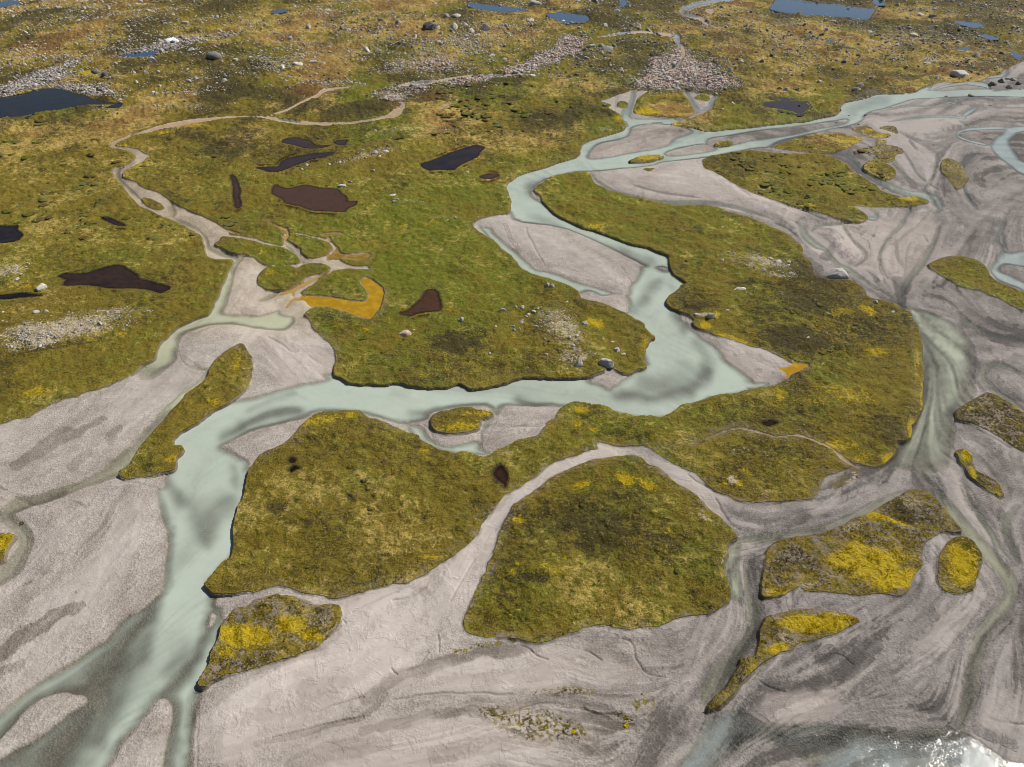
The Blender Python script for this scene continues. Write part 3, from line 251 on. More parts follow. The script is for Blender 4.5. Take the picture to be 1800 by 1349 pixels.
# soft patches in the turf: kind, x, y, rx, ry, turn, strength
BL = """yel 430 1118 55 22 8 1.0|yel 505 1098 34 20 10 .9|yel 545 1115 24 10 10 .9|yel 400 1145 20 12 20 .7|yel 1530 985 70 34 0 .85|yel 1570 1018 45 20 0 1|yel 1478 985 38 22 0 .8|yel 1555 912 55 6 20 .8|yel 1415 1015 30 14 0 .4|yel 1690 990 28 36 0 .9|yel 1362 1040 20 12 0 .5
yel 1430 1096 66 16 -3 1.1|yel 1365 1142 22 10 -15 .9|yel 1318 1178 18 8 -45 .5|yel 1280 1222 12 8 -40 .4|yel 1612 640 5 40 0 .4|yel 1620 700 4 30 0 .35|yel 1604 755 7 18 0 .7|yel 1560 805 14 10 0 .8|yel 1515 805 22 9 0 .5|yel 1140 196 22 6 0 1.1|yel 1192 200 17 4 0 1.1|yel 1175 168 40 4 0 .4
yel 1100 838 22 10 20 .8|yel 1140 850 22 9 30 .7|yel 1020 852 22 8 -20 .6|yel 915 917 12 8 0 .6|yel 565 738 36 9 -10 .6|yel 618 731 14 6 0 .6|yel 745 790 12 6 0 .6|yel 1022 718 14 7 0 .8|yel 1015 745 9 5 0 .6|yel 1040 755 10 5 0 .6|yel 760 980 24 4 0 .7|yel 1490 690 60 18 10 .45|yel 1370 690 15 12 0 .6|yel 1480 780 36 12 10 .5|yel 1440 705 50 14 0 .35
yel 805 750 40 9 0 .6|yel 840 726 26 5 0 .6|yel 1132 606 6 20 10 .35|yel 1045 566 16 10 30 .9|yel 1240 570 9 9 0 .9|yel 1256 557 12 5 0 .8|yel 1525 547 16 9 20 .7|yel 1480 550 28 8 0 .5|yel 1540 622 22 8 0 .6|yel 1045 397 20 7 0 .6|yel 1035 305 14 3 0 .3|yel 250 291 14 3 -15 .9|yel 290 232 22 3 -8 .6|yel 345 222 34 3 -3 .5|yel 215 256 16 3 0 .5
yel 1140 276 22 5 -5 .7|yel 1490 245 22 5 0 .7|yel 1420 361 16 4 5 .7|yel 1600 350 16 4 0 .8|yel 1510 365 26 6 0 .4|yel 1545 237 18 4 0 .8|yel 1525 228 14 3 0 .7|yel 1262 251 8 3 0 .4|yel 10 955 14 16 0 1|yel 420 640 12 22 10 .4|yel 375 710 14 10 0 .5|yel 300 805 18 8 0 .4|yel 760 393 16 6 0 .5|yel 710 397 10 3 0 .7|yel 900 595 10 5 0 .5|yel 745 660 14 8 0 .4|yel 790 540 12 6 0 .4
yel 460 440 10 4 0 .5|yel 475 480 10 6 0 .5|yel 60 690 34 7 -10 .5|yel 70 682 10 6 0 .5|yel 215 588 12 4 0 .7|yel 160 598 14 3 0 .5|yel 50 505 20 3 0 .5|yel 1700 800 10 14 -20 .8|yel 1712 832 6 14 -25 .6|yel 1790 715 12 6 0 .5|yel 1705 718 8 4 0 .5|yel 1085 210 10 5 0 .7|yel 1180 217 20 3 0 .7|yel 800 85 30 4 0 .5|yel 160 128 26 6 0 .9|yel 400 47 60 5 0 .5|yel 780 650 20 9 0 .4|yel 640 580 12 5 0 .5
yel 1300 600 20 6 20 .5|yel 1270 590 16 6 25 .5|yel 1050 640 12 5 0 .5|yel 990 655 30 4 0 .4|yel 460 830 10 6 0 .3|yel 870 790 14 5 0 .6|yel 955 745 12 4 0 .6|yel 1290 845 20 6 15 .6|yel 1310 830 14 6 15 .5|yel 1270 852 10 5 0 .6|yel 1180 930 16 8 0 .4|yel 900 1010 14 8 0 .5|yel 960 1000 40 14 0 .3
dark 800 597 50 18 0 .9|dark 1400 590 48 22 15 1|dark 1420 600 24 14 0 1|dark 940 1015 26 10 -5 1.0|dark 880 838 16 22 10 .9|dark 393 262 48 18 0 .7|dark 760 520 26 26 0 .4|dark 200 487 110 24 3 .5|dark 1230 540 30 5 -5 .5|dark 1300 500 22 8 0 .5|dark 1440 530 70 26 10 .4|dark 1040 950 150 60 10 .35|dark 640 190 90 16 -3 .85|dark 750 165 50 14 0 .9|dark 550 185 50 12 0 .7
dark 520 900 50 26 10 .5|dark 488 888 24 16 0 1.1|dark 535 918 36 7 -5 .9|dark 560 180 60 10 0 .5|dark 700 138 60 6 0 .8|dark 470 160 90 9 0 .5|dark 90 75 22 14 0 .5|dark 850 280 40 8 0 .3|dark 1380 655 40 14 0 .3|dark 1340 560 30 16 0 .3|dark 1120 870 60 20 0 .3|dark 1090 8 50 10 0 .6|dark 1420 480 60 24 0 .4|dark 620 560 60 10 0 .4|dark 560 515 60 16 0 .35|dark 745 580 20 8 0 .5
dark 60 530 60 8 0 .4|dark 110 610 120 5 -12 .5|dark 260 565 60 6 -10 .3|dark 690 620 70 14 -20 .3|dark 760 590 26 12 0 .4|dark 440 1165 50 8 -10 .5|dark 555 1085 34 16 0 .4|dark 1400 985 40 20 0 .6|dark 1600 905 60 20 20 .5|dark 1740 730 60 30 20 .6|dark 1735 840 30 20 40 .6|dark 1500 1075 30 6 0 .2|dark 1350 1110 18 14 0 .6|dark 1290 1200 20 14 -45 .3|dark 950 340 20 10 0 .1|dark 1180 145 90 26 0 .2|dark 1700 118 60 8 0 .4|dark 1500 130 100 10 0 .3|dark 330 115 60 8 0 .3
pale 110 582 120 20 -9 .8|pale 70 605 60 12 -10 .8|pale 200 550 70 10 -4 .5|pale 15 475 34 14 0 .7|pale 990 580 46 36 30 .6|pale 1010 630 40 14 0 .6|pale 960 560 26 20 20 .5|pale 1345 465 55 14 8 .6|pale 1370 485 36 6 0 .5|pale 1290 460 40 14 0 .35|pale 1240 555 22 4 5 .7|pale 1515 836 26 16 -30 .0|pale 1285 842 10 10 0 .7|pale 1065 722 10 6 0 .0|pale 1300 790 40 3 -8 .3|pale 470 1062 40 8 8 .6|pale 570 1085 26 22 0 .6
pale 420 1072 20 6 0 .5|pale 1500 925 40 10 -15 .7|pale 1600 880 36 16 10 .6|pale 1380 975 26 12 0 .6|pale 1430 1030 40 8 0 .7|pale 1590 940 40 12 0 .4|pale 1385 1125 30 10 20 .7|pale 1640 945 14 8 0 .5|pale 1470 1083 24 4 0 .5|pale 1665 1030 18 10 0 .5|pale 1740 745 34 12 20 .6|pale 1720 815 16 18 40 .5|pale 1270 975 12 26 5 .5|pale 1240 910 26 10 35 .5|pale 1120 812 20 4 0 .4|pale 900 893 10 14 -30 .3
pale 1500 840 20 12 -30 .6|pale 1330 865 60 8 0 .3|pale 720 355 30 4 0 .4|pale 780 385 60 4 0 .25|pale 650 275 60 8 -12 .5|pale 720 235 70 10 -5 .35|pale 1065 228 22 5 0 .5|pale 550 880 60 14 0 .2|pale 700 955 60 16 0 .2|pale 1545 262 30 12 0 .6|pale 1560 243 20 5 0 .5|pale 1680 300 16 10 0 .5|pale 1700 505 50 6 25 .4|pale 1580 1040 20 6 0 .3|pale 560 70 90 10 0 .3|pale 700 25 70 6 0 .4|pale 60 40 60 16 0 .3|pale 330 128 70 8 0 .3
pale 870 70 60 14 0 .3|pale 1540 55 90 10 0 .25|pale 1390 40 60 12 0 .35|pale 1640 108 26 5 10 .6|pale 1690 50 100 12 0 .2|pale 480 105 70 6 0 .5|pale 215 190 60 8 -5 .3|pale 300 187 90 6 0 .4
rub 1200 125 62 32 0 1|rub 1170 140 60 16 0 1|rub 1250 145 40 14 0 1|rub 1290 150 14 8 0 .7|rub 1195 95 18 16 0 .9|rub 950 105 50 14 -20 .9|rub 1000 82 34 14 -25 .9|rub 915 120 36 10 -10 .9|rub 760 115 70 18 0 .6|rub 700 120 40 10 0 .5|rub 820 75 40 18 0 .5|rub 770 80 60 12 0 .4|rub 820 140 70 7 -8 .9|rub 740 150 50 8 -5 .7|rub 690 165 40 8 0 .6|rub 690 172 24 5 0 .8
rub 60 145 70 14 -15 .9|rub 100 125 50 8 -25 .7|rub 20 162 30 8 -15 .9|rub 170 160 40 10 12 .8|rub 130 152 60 6 0 .8|rub 270 85 60 12 -12 .7|rub 320 70 50 7 -6 .7|rub 210 85 40 8 0 .4|rub 400 60 50 6 -8 .5|rub 330 160 60 3 -5 .4|rub 100 98 60 4 0 .5|rub 880 45 90 12 0 .3|rub 650 55 60 12 0 .25|rub 1050 20 60 6 0 .2|rub 1800 140 40 12 0 1|rub 1760 148 20 8 0 .5|rub 1640 105 16 6 0 .4|rub 1790 60 30 8 0 .3
rub 1620 20 50 8 0 .3|rub 600 45 40 6 0 .3|rub 1230 32 24 3 0 .6|rub 1245 42 16 4 0 .7|rub 480 115 60 5 0 .3|rub 590 145 50 5 0 .4|rub 1055 90 30 8 0 .3|rub 60 600 50 10 -12 .4"""
BLOBS = []
for rec in BL.replace("\n", "|").split("|"):
    q = rec.split(); BLOBS.append((q[0], *[float(c) for c in q[1:]]))
# overall tint of the vegetation: x, y, greenness, dryness, darkness
TINT = np.array([float(c) for c in """0 20 .05 .75 .1|200 40 .1 .6 .3|450 30 .1 .7 .1|700 60 .25 .65 .1|1000 20 .1 .7 .15|1300 30 .2 .6 .25|1550 60 .05 .8 .15|1780 40 .1 .5 .35|1450 120 .05 .75 .25|1650 120 .15 .6 .3|1300 200 .8 .15 .1|1420 205 .8 .1 .1|1300 110 .3 .5 .25|1050 110 .25 .6 .1|950 150 .6 .4 .0|1000 200 .45 .5 .0|850 180 .45 .45 .05
750 230 .3 .6 0|900 260 .7 .3 .05|650 270 .35 .6 .1|550 270 .4 .3 .3|400 270 .4 .2 .5|300 200 .2 .55 .1|120 225 .1 .65 .1|100 300 .3 .5 .1|150 380 .35 .4 .15|60 450 .5 .25 .2|300 430 .5 .3 .1|200 520 .6 .15 .2|120 560 .2 .5 .2|100 660 .45 .3 .15|200 640 .5 .35 .1|30 700 .5 .3 .2|420 330 .5 .2 .25|600 400 .7 .2 .05|750 420 .95 .1 0
700 470 1 .05 0|850 440 .8 .25 .05|680 330 .75 .25 .05|800 350 .7 .15 .15|850 380 .7 .2 .1|650 600 .5 .15 .35|800 620 .5 .1 .6|720 640 .6 .2 .25|900 520 .6 .2 .2|950 620 .4 .2 .35|1080 580 .6 .15 .2|1000 370 .7 .15 .1|1150 380 .75 .15 .1|1300 420 .7 .2 .1|1250 480 .4 .2 .3|1400 540 .35 .15 .75|1550 600 .35 .2 .62|1450 680 .55 .2 .42|1250 510 .4 .15 .6|1500 520 .35 .15 .7
1250 740 .45 .25 .25|1050 740 .5 .25 .2|900 820 .45 .35 .15|600 780 .45 .35 .15|700 860 .5 .4 .05|550 850 .4 .4 .1|550 950 .35 .4 .2|720 950 .4 .45 .05|600 1020 .45 .4 .1|420 1000 .35 .4 .2|1000 930 .3 .25 .58|1150 950 .35 .2 .55|900 1060 .55 .25 .2|1100 1050 .4 .35 .15|1250 1000 .45 .2 .25|1350 820 .4 .2 .3|1450 820 .45 .2 .25|1550 740 .4 .2 .35
1450 310 .45 .3 .3|1350 320 .5 .3 .25|1430 255 .6 .2 .25|1700 500 .5 .15 .35|330 740 .4 .35 .1|480 1130 .2 .4 .2|1400 1000 .2 .3 .5|1600 950 .1 .2 .5|1740 740 .1 .2 .7|1280 1210 .3 .2 .4|470 490 .7 .15 .1|540 440 .7 .2 .1|1560 270 .3 .3 .4|1680 300 .4 .3 .4|810 740 .3 .3 .3|1170 180 .5 .2 .3""".replace("\n", "|").replace("|", " ").split()]).reshape(-1, 5)
# ------------------------------------------------------------------ projection between the photo and the ground plane
cP, sP = math.cos(PITCH), math.sin(PITCH)
def ray_ground(u, v, z=0.0):
    xr = (np.asarray(u, float) - CX) / FPX; yr = (CY - np.asarray(v, float)) / FPX
    t = (z - CAM_H) / (-sP + yr * cP)
    return xr * t, (cP + yr * sP) * t
def to_uv(x, y, z=0.0):
    d = y * cP - (z - CAM_H) * sP
    return CX + FPX * x / d, CY - FPX * (y * sP + (z - CAM_H) * cP) / d
def hsh(ix, iy, s):
    h = (ix.astype(np.int64) * 374761393 + iy.astype(np.int64) * 668265263 + s * 974634777) & 0xFFFFFFFF
    h = ((h ^ (h >> 13)) * 1274126177) & 0xFFFFFFFF
    h = ((h ^ (h >> 16)) * 2246822519) & 0xFFFFFFFF
    return ((h ^ (h >> 15)) & 0xFFFFFF) / float(0x1000000)
def vn(x, y, s=0):
    x = np.asarray(x, float); y = np.asarray(y, float)
    xi = np.floor(x); yi = np.floor(y); fx = x - xi; fy = y - yi
    fx = fx * fx * (3 - 2 * fx); fy = fy * fy * (3 - 2 * fy)
    a = hsh(xi, yi, s); b = hsh(xi + 1, yi, s); c = hsh(xi, yi + 1, s); d = hsh(xi + 1, yi + 1, s)
    return (a + (b - a) * fx) * (1 - fy) + (c + (d - c) * fx) * fy
def fbm(x, y, s=0, o=3):
    r = 0; a = .5; n = 0
    for k in range(o):
        r = r + a * vn(x, y, s + 17 * k); n += a
        x, y = x * 1.93 + y * .6 + 3.1, y * 1.93 - x * .6 + 7.7; a *= .5
    return r / n                                   # 0..1
def sstep(a, b, x):
    t = np.clip((x - a) / (b - a), 0, 1); return t * t * (3 - 2 * t)
def relief(x, y):                                  # gentle far swells of the moor, zero over the flat valley floor
    r = sstep(330, 520, y + 0.25 * x * (x < 0)) 
    r2 = sstep(700, 1500, y)
    return r * (8.0 * (fbm(x / 65., y / 110., 5, 3) - .5)) + r2 * 60 * fbm(x / 500., y / 500., 9, 2)
def at(u, v, off=0.0):                             # the point of the ground seen at a photo pixel
    x, y = ray_ground(u, v, off)
    for _ in range(4):
        x, y = ray_ground(u, v, relief(x, y) + off)
    return x, y

# ------------------------------------------------------------------ sample lattice on the ground (finer towards the viewer)
DU = 1.6
U = np.arange(-210, 2010 + DU, DU); V = np.arange(-104, 1478 + DU, DU)
NU, NV = len(U), len(V)
UU, VV = np.meshgrid(U, V)
X, Y = ray_ground(UU, VV)
MPX = (CAM_H / (sP - (CY - V) / FPX * cP)) / FPX   # metres per pixel across, per row
_yy = ray_ground(CX, V)[1]; MPY = np.abs(np.gradient(_yy, V))
def row(v): return np.clip((v - V[0]) / DU, 0, NV - 1)

def smooth(p, n=4, closed=True):
    q = np.asarray(p, float); m = len(q); out = []
    for i in range(m if closed else m - 1):
        p0 = q[(i - 1) % m] if closed or i > 0 else q[i]; p1 = q[i]; p2 = q[(i + 1) % m]; p3 = q[(i + 2) % m] if closed or i + 2 < m else p2
        for k in range(n):
            t = k / n
            out.append(.5 * (2 * p1 + (p2 - p0) * t + (2 * p0 - 5 * p1 + 4 * p2 - p3) * t * t + (3 * p1 - p0 - 3 * p2 + p3) * t ** 3))
    if not closed: out.append(q[-1])
    return np.array(out)
def ground_uv(p, off):                             # photo outline at height off -> lattice coordinates
    x, y = at(p[:, 0], p[:, 1], off); u, v = to_uv(x, y, 0.0)
    r = p.copy(); r[:, 0] = u; r[:, 1] = v; return r
def ribbon(c, off=0.0):
    c = smooth(c, 4, False).copy(); n_ = len(c); k_ = np.arange(n_) / (n_ - 1.); c[:, 2] *= .3 + .7 * sstep(0, .16, np.minimum(k_, 1 - k_))
    c = ground_uv(c, off); d = np.gradient(c[:, :2], axis=0); L = np.hypot(d[:, 0], d[:, 1])[:, None] + 1e-6
    n = np.stack([-d[:, 1], d[:, 0]], 1) / L
    hw = c[:, 2:3] * (1 + .3 * (fbm(c[:, 0] / 9., c[:, 1] / 9., 3, 2)[:, None] - .5))
    return np.concatenate([c[:, :2] + n * hw, (c[:, :2] - n * hw)[::-1]])
def fill(p):
    M = np.zeros((NV, NU + 1), np.uint8)
    a = p; b = np.roll(p, -1, 0)
    for (x0, y0), (x1, y1) in zip(a[:, :2], b[:, :2]):
        if y0 == y1: continue
        if y0 > y1: x0, y0, x1, y1 = x1, y1, x0, y0
        r0 = max(0, math.ceil((y0 - V[0]) / DU)); r1 = min(NV - 1, math.ceil((y1 - V[0]) / DU) - 1)
        if r1 < r0: continue
        rr = np.arange(r0, r1 + 1); xs = x0 + (V[rr] - y0) * (x1 - x0) / (y1 - y0)
        cc = np.clip(np.ceil((xs - U[0]) / DU), 0, NU).astype(int)
        M[rr, cc] ^= 1
    return np.bitwise_xor.accumulate(M, axis=1)[:, :NU].astype(bool)
def edge_distance(polys, mask, dmax):
    """metres to the nearest outline edge that really separates mask from not mask; signed, + inside"""
    D = np.full((NV, NU), dmax, np.float32)
    def look(u, v):
        i = np.clip(np.round((u - U[0]) / DU).astype(int), 0, NU - 1); j = np.clip(np.round((v - V[0]) / DU).astype(int), 0, NV - 1)
        return mask[j, i]
    for p in polys:
        a = p[:, :2]; b = np.roll(a, -1, 0); m = (a + b) / 2; d = b - a; L = np.hypot(d[:, 0], d[:, 1]) + 1e-9
        n = np.stack([-d[:, 1], d[:, 0]], 1) / L[:, None] * 1.7
        keep = look(*(m + n).T) != look(*(m - n).T)
        ax, ay = ray_ground(a[:, 0], a[:, 1]); bx, by = ray_ground(b[:, 0], b[:, 1])
        for k in np.nonzero(keep)[0]:
            v0, v1 = sorted((a[k, 1], b[k, 1])); u0, u1 = sorted((a[k, 0], b[k, 0]))
            if v1 < V[0] - 20 or v0 > V[-1] + 20: continue
            j = int(row(v1)); dv = dmax / MPY[j] + DU; du = dmax / MPX[min(NV - 1, int(row(v1 + dv)))] + DU
            j0 = max(0, int((v0 - dv - V[0]) / DU)); j1 = min(NV, int((v1 + dv - V[0]) / DU) + 2)
            i0 = max(0, int((u0 - du - U[0]) / DU)); i1 = min(NU, int((u1 + du - U[0]) / DU) + 2)
            if j1 <= j0 or i1 <= i0: continue
            px = X[j0:j1, i0:i1]; py = Y[j0:j1, i0:i1]
            ex, ey = bx[k] - ax[k], by[k] - ay[k]
            t = np.clip(((px - ax[k]) * ex + (py - ay[k]) * ey) / (ex * ex + ey * ey + 1e-12), 0, 1)
            q = np.hypot(px - ax[k] - t * ex, py - ay[k] - t * ey)
            np.minimum(D[j0:j1, i0:i1], q, out=D[j0:j1, i0:i1])
    return np.where(mask, D, -D)
WIG = [fbm(UU / 34., VV / 34., 61, 3) - .5, fbm(UU / 34., VV / 34., 62, 3) - .5]
def stroke_mask(c, off=0.0, soft=1.0, F=None):
    """0..1 falloff round a centre line, wobbling edge"""
    c = ground_uv(smooth(c, 3, False), off); out = np.zeros((NV, NU), np.float32) if F is None else F
    for p, q in zip(c[:-1], c[1:]):
        h = max(p[2], q[2]) * 2.2 + 3
        j0 = max(0, int((min(p[1], q[1]) - h - V[0]) / DU)); j1 = min(NV, int((max(p[1], q[1]) + h - V[0]) / DU) + 2)
        i0 = max(0, int((min(p[0], q[0]) - h - U[0]) / DU)); i1 = min(NU, int((max(p[0], q[0]) + h - U[0]) / DU) + 2)
        if j1 <= j0 or i1 <= i0: continue
        sl_ = (slice(j0, j1), slice(i0, i1))
        wob = 22 * min(1, h / 22)
        px = UU[sl_] + WIG[0][sl_] * wob; py = VV[sl_] + WIG[1][sl_] * wob
        ex, ey = q[0] - p[0], q[1] - p[1]; t = np.clip(((px - p[0]) * ex + (py - p[1]) * ey) / (ex * ex + ey * ey + 1e-9), 0, 1)
        hw = p[2] + (q[2] - p[2]) * t
        r = np.hypot(px - p[0] - t * ex, py - p[1] - t * ey) / hw
        np.maximum(out[sl_], 1 - sstep(1 - .65 * soft, 1 + .5 * soft, r), out=out[sl_])
    return out

# turf ------------------------------------------------------------------------------------------------------------------
OFFG, OFFS = 0.0, -0.6
gpoly = [ground_uv(smooth(g[1], 3), OFFG) for g in GR]
cuts = [ribbon(c) for c in GCUT]
owner = np.zeros((NV, NU), np.int16); gh = np.full((NV, NU), .6, np.float32)
for k, p in enumerate(gpoly):
    m = fill(p); owner[m] = k + 1; gh[m] = GR[k][2]
cutm = np.zeros((NV, NU), bool)
for c in cuts: cutm |= fill(c)
ochp = [ground_uv(smooth(p, 3), -.2) for p, _ in OCHRE]
ochcut = ochp + [ribbon(c) for c in OCH_STROKE]
ochm = np.zeros((NV, NU), bool)
for c in ochcut: ochm |= fill(c)
G0 = (owner > 0) & ~cutm & ~ochm
SDG = edge_distance(gpoly + cuts + ochcut, G0, 5.0)
# water -----------------------------------------------------------------------------------------------------------------
wpoly = [(n, ground_uv(smooth(p, 3), -.75), t, g) for n, p, t, g in WATER] + [(n, ribbon(c, -.75), t, g) for n, c, t, g in WSTROKE]
wname = sorted({q[0] for q in wpoly}, key=[q[0] for q in wpoly].index)
W0 = np.zeros((NV, NU), bool); wown = np.zeros((NV, NU), np.int8); TURB = np.zeros((NV, NU), np.float32); GRN = np.zeros((NV, NU), np.float32)
for n, p, t, g in wpoly[::-1]:
    m = fill(p); W0 |= m; wown[m] = wname.index(n) + 1; TURB[m] = t; GRN[m] = g
bars = [ground_uv(smooth(p, 3), -.7) for p in BARS]
for p in bars: W0 &= ~fill(p)
SDW = edge_distance([q[1] for q in wpoly] + bars, W0, 7.0)
def blur(a, n, r=1):
    for _ in range(n):
        a = (a + np.roll(a, r, 0) + np.roll(a, -r, 0)) / 3; a = (a + np.roll(a, r, 1) + np.roll(a, -r, 1)) / 3
    return a
def spread(val, m):                                # extend a per-channel value beyond its own outline
    w_ = m.astype(np.float32); a = val * w_
    for r in (1, 2, 4, 8): a = blur(a, 2, r); w_ = blur(w_, 2, r)
    return np.where(m, val, a / np.maximum(w_, 1e-6))
wm = wown > 0
TURB = spread(TURB, wm); GRN = spread(GRN, wm)
TURB = np.where(wm, blur(TURB, 3, 2), TURB); GRN = np.where(wm, blur(GRN, 3, 2), GRN)
# ponds -----------------------------------------------------------------------------------------------------------------
ppoly = [ground_uv(smooth(p, 3), -.15) for p, _, _ in PONDS]
P0 = np.zeros((NV, NU), bool)
for p in ppoly: P0 |= fill(p)
SDP = edge_distance(ppoly, P0, 6.0)

EN = (fbm(X / 1.1, Y / 1.1, 21, 3) - .5) * 1.0 + (fbm(X / 4.5, Y / 4.5, 22, 2) - .5) * 1.0
SDG = SDG + (EN + .8 * (fbm(X / 2.2, Y / 2.2, 23, 3) - .5)) * np.minimum(1, np.maximum(.45, MPX[:, None] * 1.4)) * .95
SDW = SDW + EN * .40
SDP = SDP + EN * .7

# masks -----------------------------------------------------------------------------------------------------------------
MK = {k: np.zeros((NV, NU), np.float32) for k in ("yel", "dark", "pale", "rub")}
for k, bx, by, rx, ry, ang, s in BLOBS:
    R = max(rx, ry) * 2.0 + 6
    i0 = max(0, int((bx - R - U[0]) / DU)); i1 = min(NU, int((bx + R - U[0]) / DU) + 1); j0 = max(0, int((by - R - V[0]) / DU)); j1 = min(NV, int((by + R - V[0]) / DU) + 1)
    if i1 <= i0 or j1 <= j0: continue
    q = (slice(j0, j1), slice(i0, i1)); ca, sa = math.cos(math.radians(ang)), math.sin(math.radians(ang))
    wob = min(rx, ry) * 1.1
    dx = UU[q] - bx + WIG[0][q] * wob; dy = VV[q] - by + WIG[1][q] * wob
    e = np.hypot((dx * ca + dy * sa) / rx, (-dx * sa + dy * ca) / ry)
    np.maximum(MK[k][q], s * (1 - sstep(.25, 1.6, e)), out=MK[k][q])
cu = np.arange(0, NU, 12); cv = np.arange(0, NV, 12)
def coarse(fn):
    a = fn(U[cu][None, :], V[cv][:, None]); jj = np.clip((np.arange(NV)) / 12., 0, len(cv) - 1.001); ii = np.clip(np.arange(NU) / 12., 0, len(cu) - 1.001)
    j = jj.astype(int); i = ii.astype(int); fj = (jj - j)[:, None]; fi = (ii - i)[None, :]
    return (a[j][:, i] * (1 - fi) + a[j][:, i + 1] * fi) * (1 - fj) + (a[j + 1][:, i] * (1 - fi) + a[j + 1][:, i + 1] * fi) * fj
wsum = 0; acc = [0, 0, 0]
def tint(u, v):
    W_ = 0; A = [0, 0, 0]
    for tx, ty, g_, d_, k_ in TINT:
        w_ = 1. / (((u - tx) / 1.5) ** 2 + (v - ty) ** 2 + 900.) ** 1.5; W_ = W_ + w_
        A[0] = A[0] + w_ * g_; A[1] = A[1] + w_ * d_; A[2] = A[2] + w_ * k_
    tint.r = [a / W_ for a in A]; return tint.r[0]
GREEN = coarse(tint); DRY = coarse(lambda u, v: tint.r[1]); DARK = coarse(lambda u, v: tint.r[2])
g1 = fbm(X / 8., Y / 10., 191, 4) - .5; g2 = fbm(X / 24., Y / 30., 192, 3) - .5; g3 = fbm(X / 13., Y / 15., 193, 3) - .5
DARK = DARK + 1.1 * g1 + .6 * np.maximum(g2, -.1) + .01; GREEN = GREEN - .6 * g2 + .9 * g3; DRY = DRY + 1.0 * g3 - .5 * g1
fv = sstep(330, 190, VV)                            # moor: straw crests, rusty flats, dark boggy hollows
f1 = fbm(X / 34., Y / 60., 91, 4) - .5; f2 = fbm(X / 14., Y / 26., 92, 4) - .5; f3 = fbm(X / 26., Y / 44., 93, 4) - .5
DRY = DRY + fv * (3.2 * f1 + 1.8 * f2); GREEN = GREEN + fv * (1.6 * f3); DARK = DARK + fv * (2.6 * np.maximum(-f1 - .02, 0) + 1.6 * np.maximum(f3 - .05, 0) + 1.6 * f2 + .19)
TONE = np.zeros((NV, NU), np.float32)
for c, s in SANDY:
    m = stroke_mask(c, -.6, .28); TONE += m * s
TONE = np.clip(TONE, -1, 1)
SHAL = np.zeros((NV, NU), np.float32)
for c, s in SHALLOW:
    np.maximum(SHAL, stroke_mask(c, -.75, 1.6) * s, out=SHAL)
SHAL = blur(SHAL, 3, 2)
FAD = np.zeros((NV, NU), np.float32)
for c, s in FADE:
    np.maximum(FAD, stroke_mask(c, -.75, 1.4) * s, out=FAD)
OCH = blur(ochm.astype(np.float32), 2)
GULLY = blur((cutm & (SDW < 0)).astype(np.float32), 1)

# streaks drawn out along the flow (line integral convolution) ------------------------------------------------------------
seg = []
for c in FLOW + [q[1] for q in WSTROKE]:
    s_ = smooth(c, 4, False)
    for p, q in zip(s_[:-1], s_[1:]): seg.append(((p[0] + q[0]) / 2, (p[1] + q[1]) / 2, math.atan2(q[1] - p[1], q[0] - p[0])))
seg = np.array(seg)
def ang(u, v):
    c2 = 0; s2 = 0
    for tx, ty, th in seg:
        w_ = 1. / ((u - tx) ** 2 + (v - ty) ** 2 + 60.) ** 1.6; c2 = c2 + w_ * math.cos(2 * th); s2 = s2 + w_ * math.sin(2 * th)
    n = np.hypot(c2, s2) + 1e-20; ang.r = (c2 / n, s2 / n); return ang.r[0]
C2 = coarse(ang); S2 = coarse(lambda u, v: ang.r[1])
TH = .5 * np.arctan2(S2, C2) + (fbm(UU / 60., VV / 60., 77, 2) - .5) * .9
fx, fy = np.cos(TH).astype(np.float32), np.sin(TH).astype(np.float32)
JJ, II = np.mgrid[0:NV, 0:NU].astype(np.float32)
def lic(src, L, h):
    tot = src.copy()
    for sg in (1, -1):
        pi, pj = II.copy(), JJ.copy(); dx, dy = fx * sg, fy * sg
        for k in range(L):
            pi += dx * h; pj += dy * h
            i = np.clip(pi, 0, NU - 1).astype(np.int32); j = np.clip(pj, 0, NV - 1).astype(np.int32)
            tot += src[j, i]; nx, ny = fx[j, i], fy[j, i]
            s = np.sign(nx * dx + ny * dy); s[s == 0] = 1; dx, dy = nx * s, ny * s
    tot = blur(tot, 2) / (2 * L + 1); tot -= tot.mean(); return tot / (tot.std() + 1e-9)
wn = rng.random((NV, NU)).astype(np.float32)
LIC1 = lic(blur(wn, 1), 10, 1.0)
LIC2 = lic(blur(rng.random((NV, NU)).astype(np.float32), 4, 2), 40, 1.5)

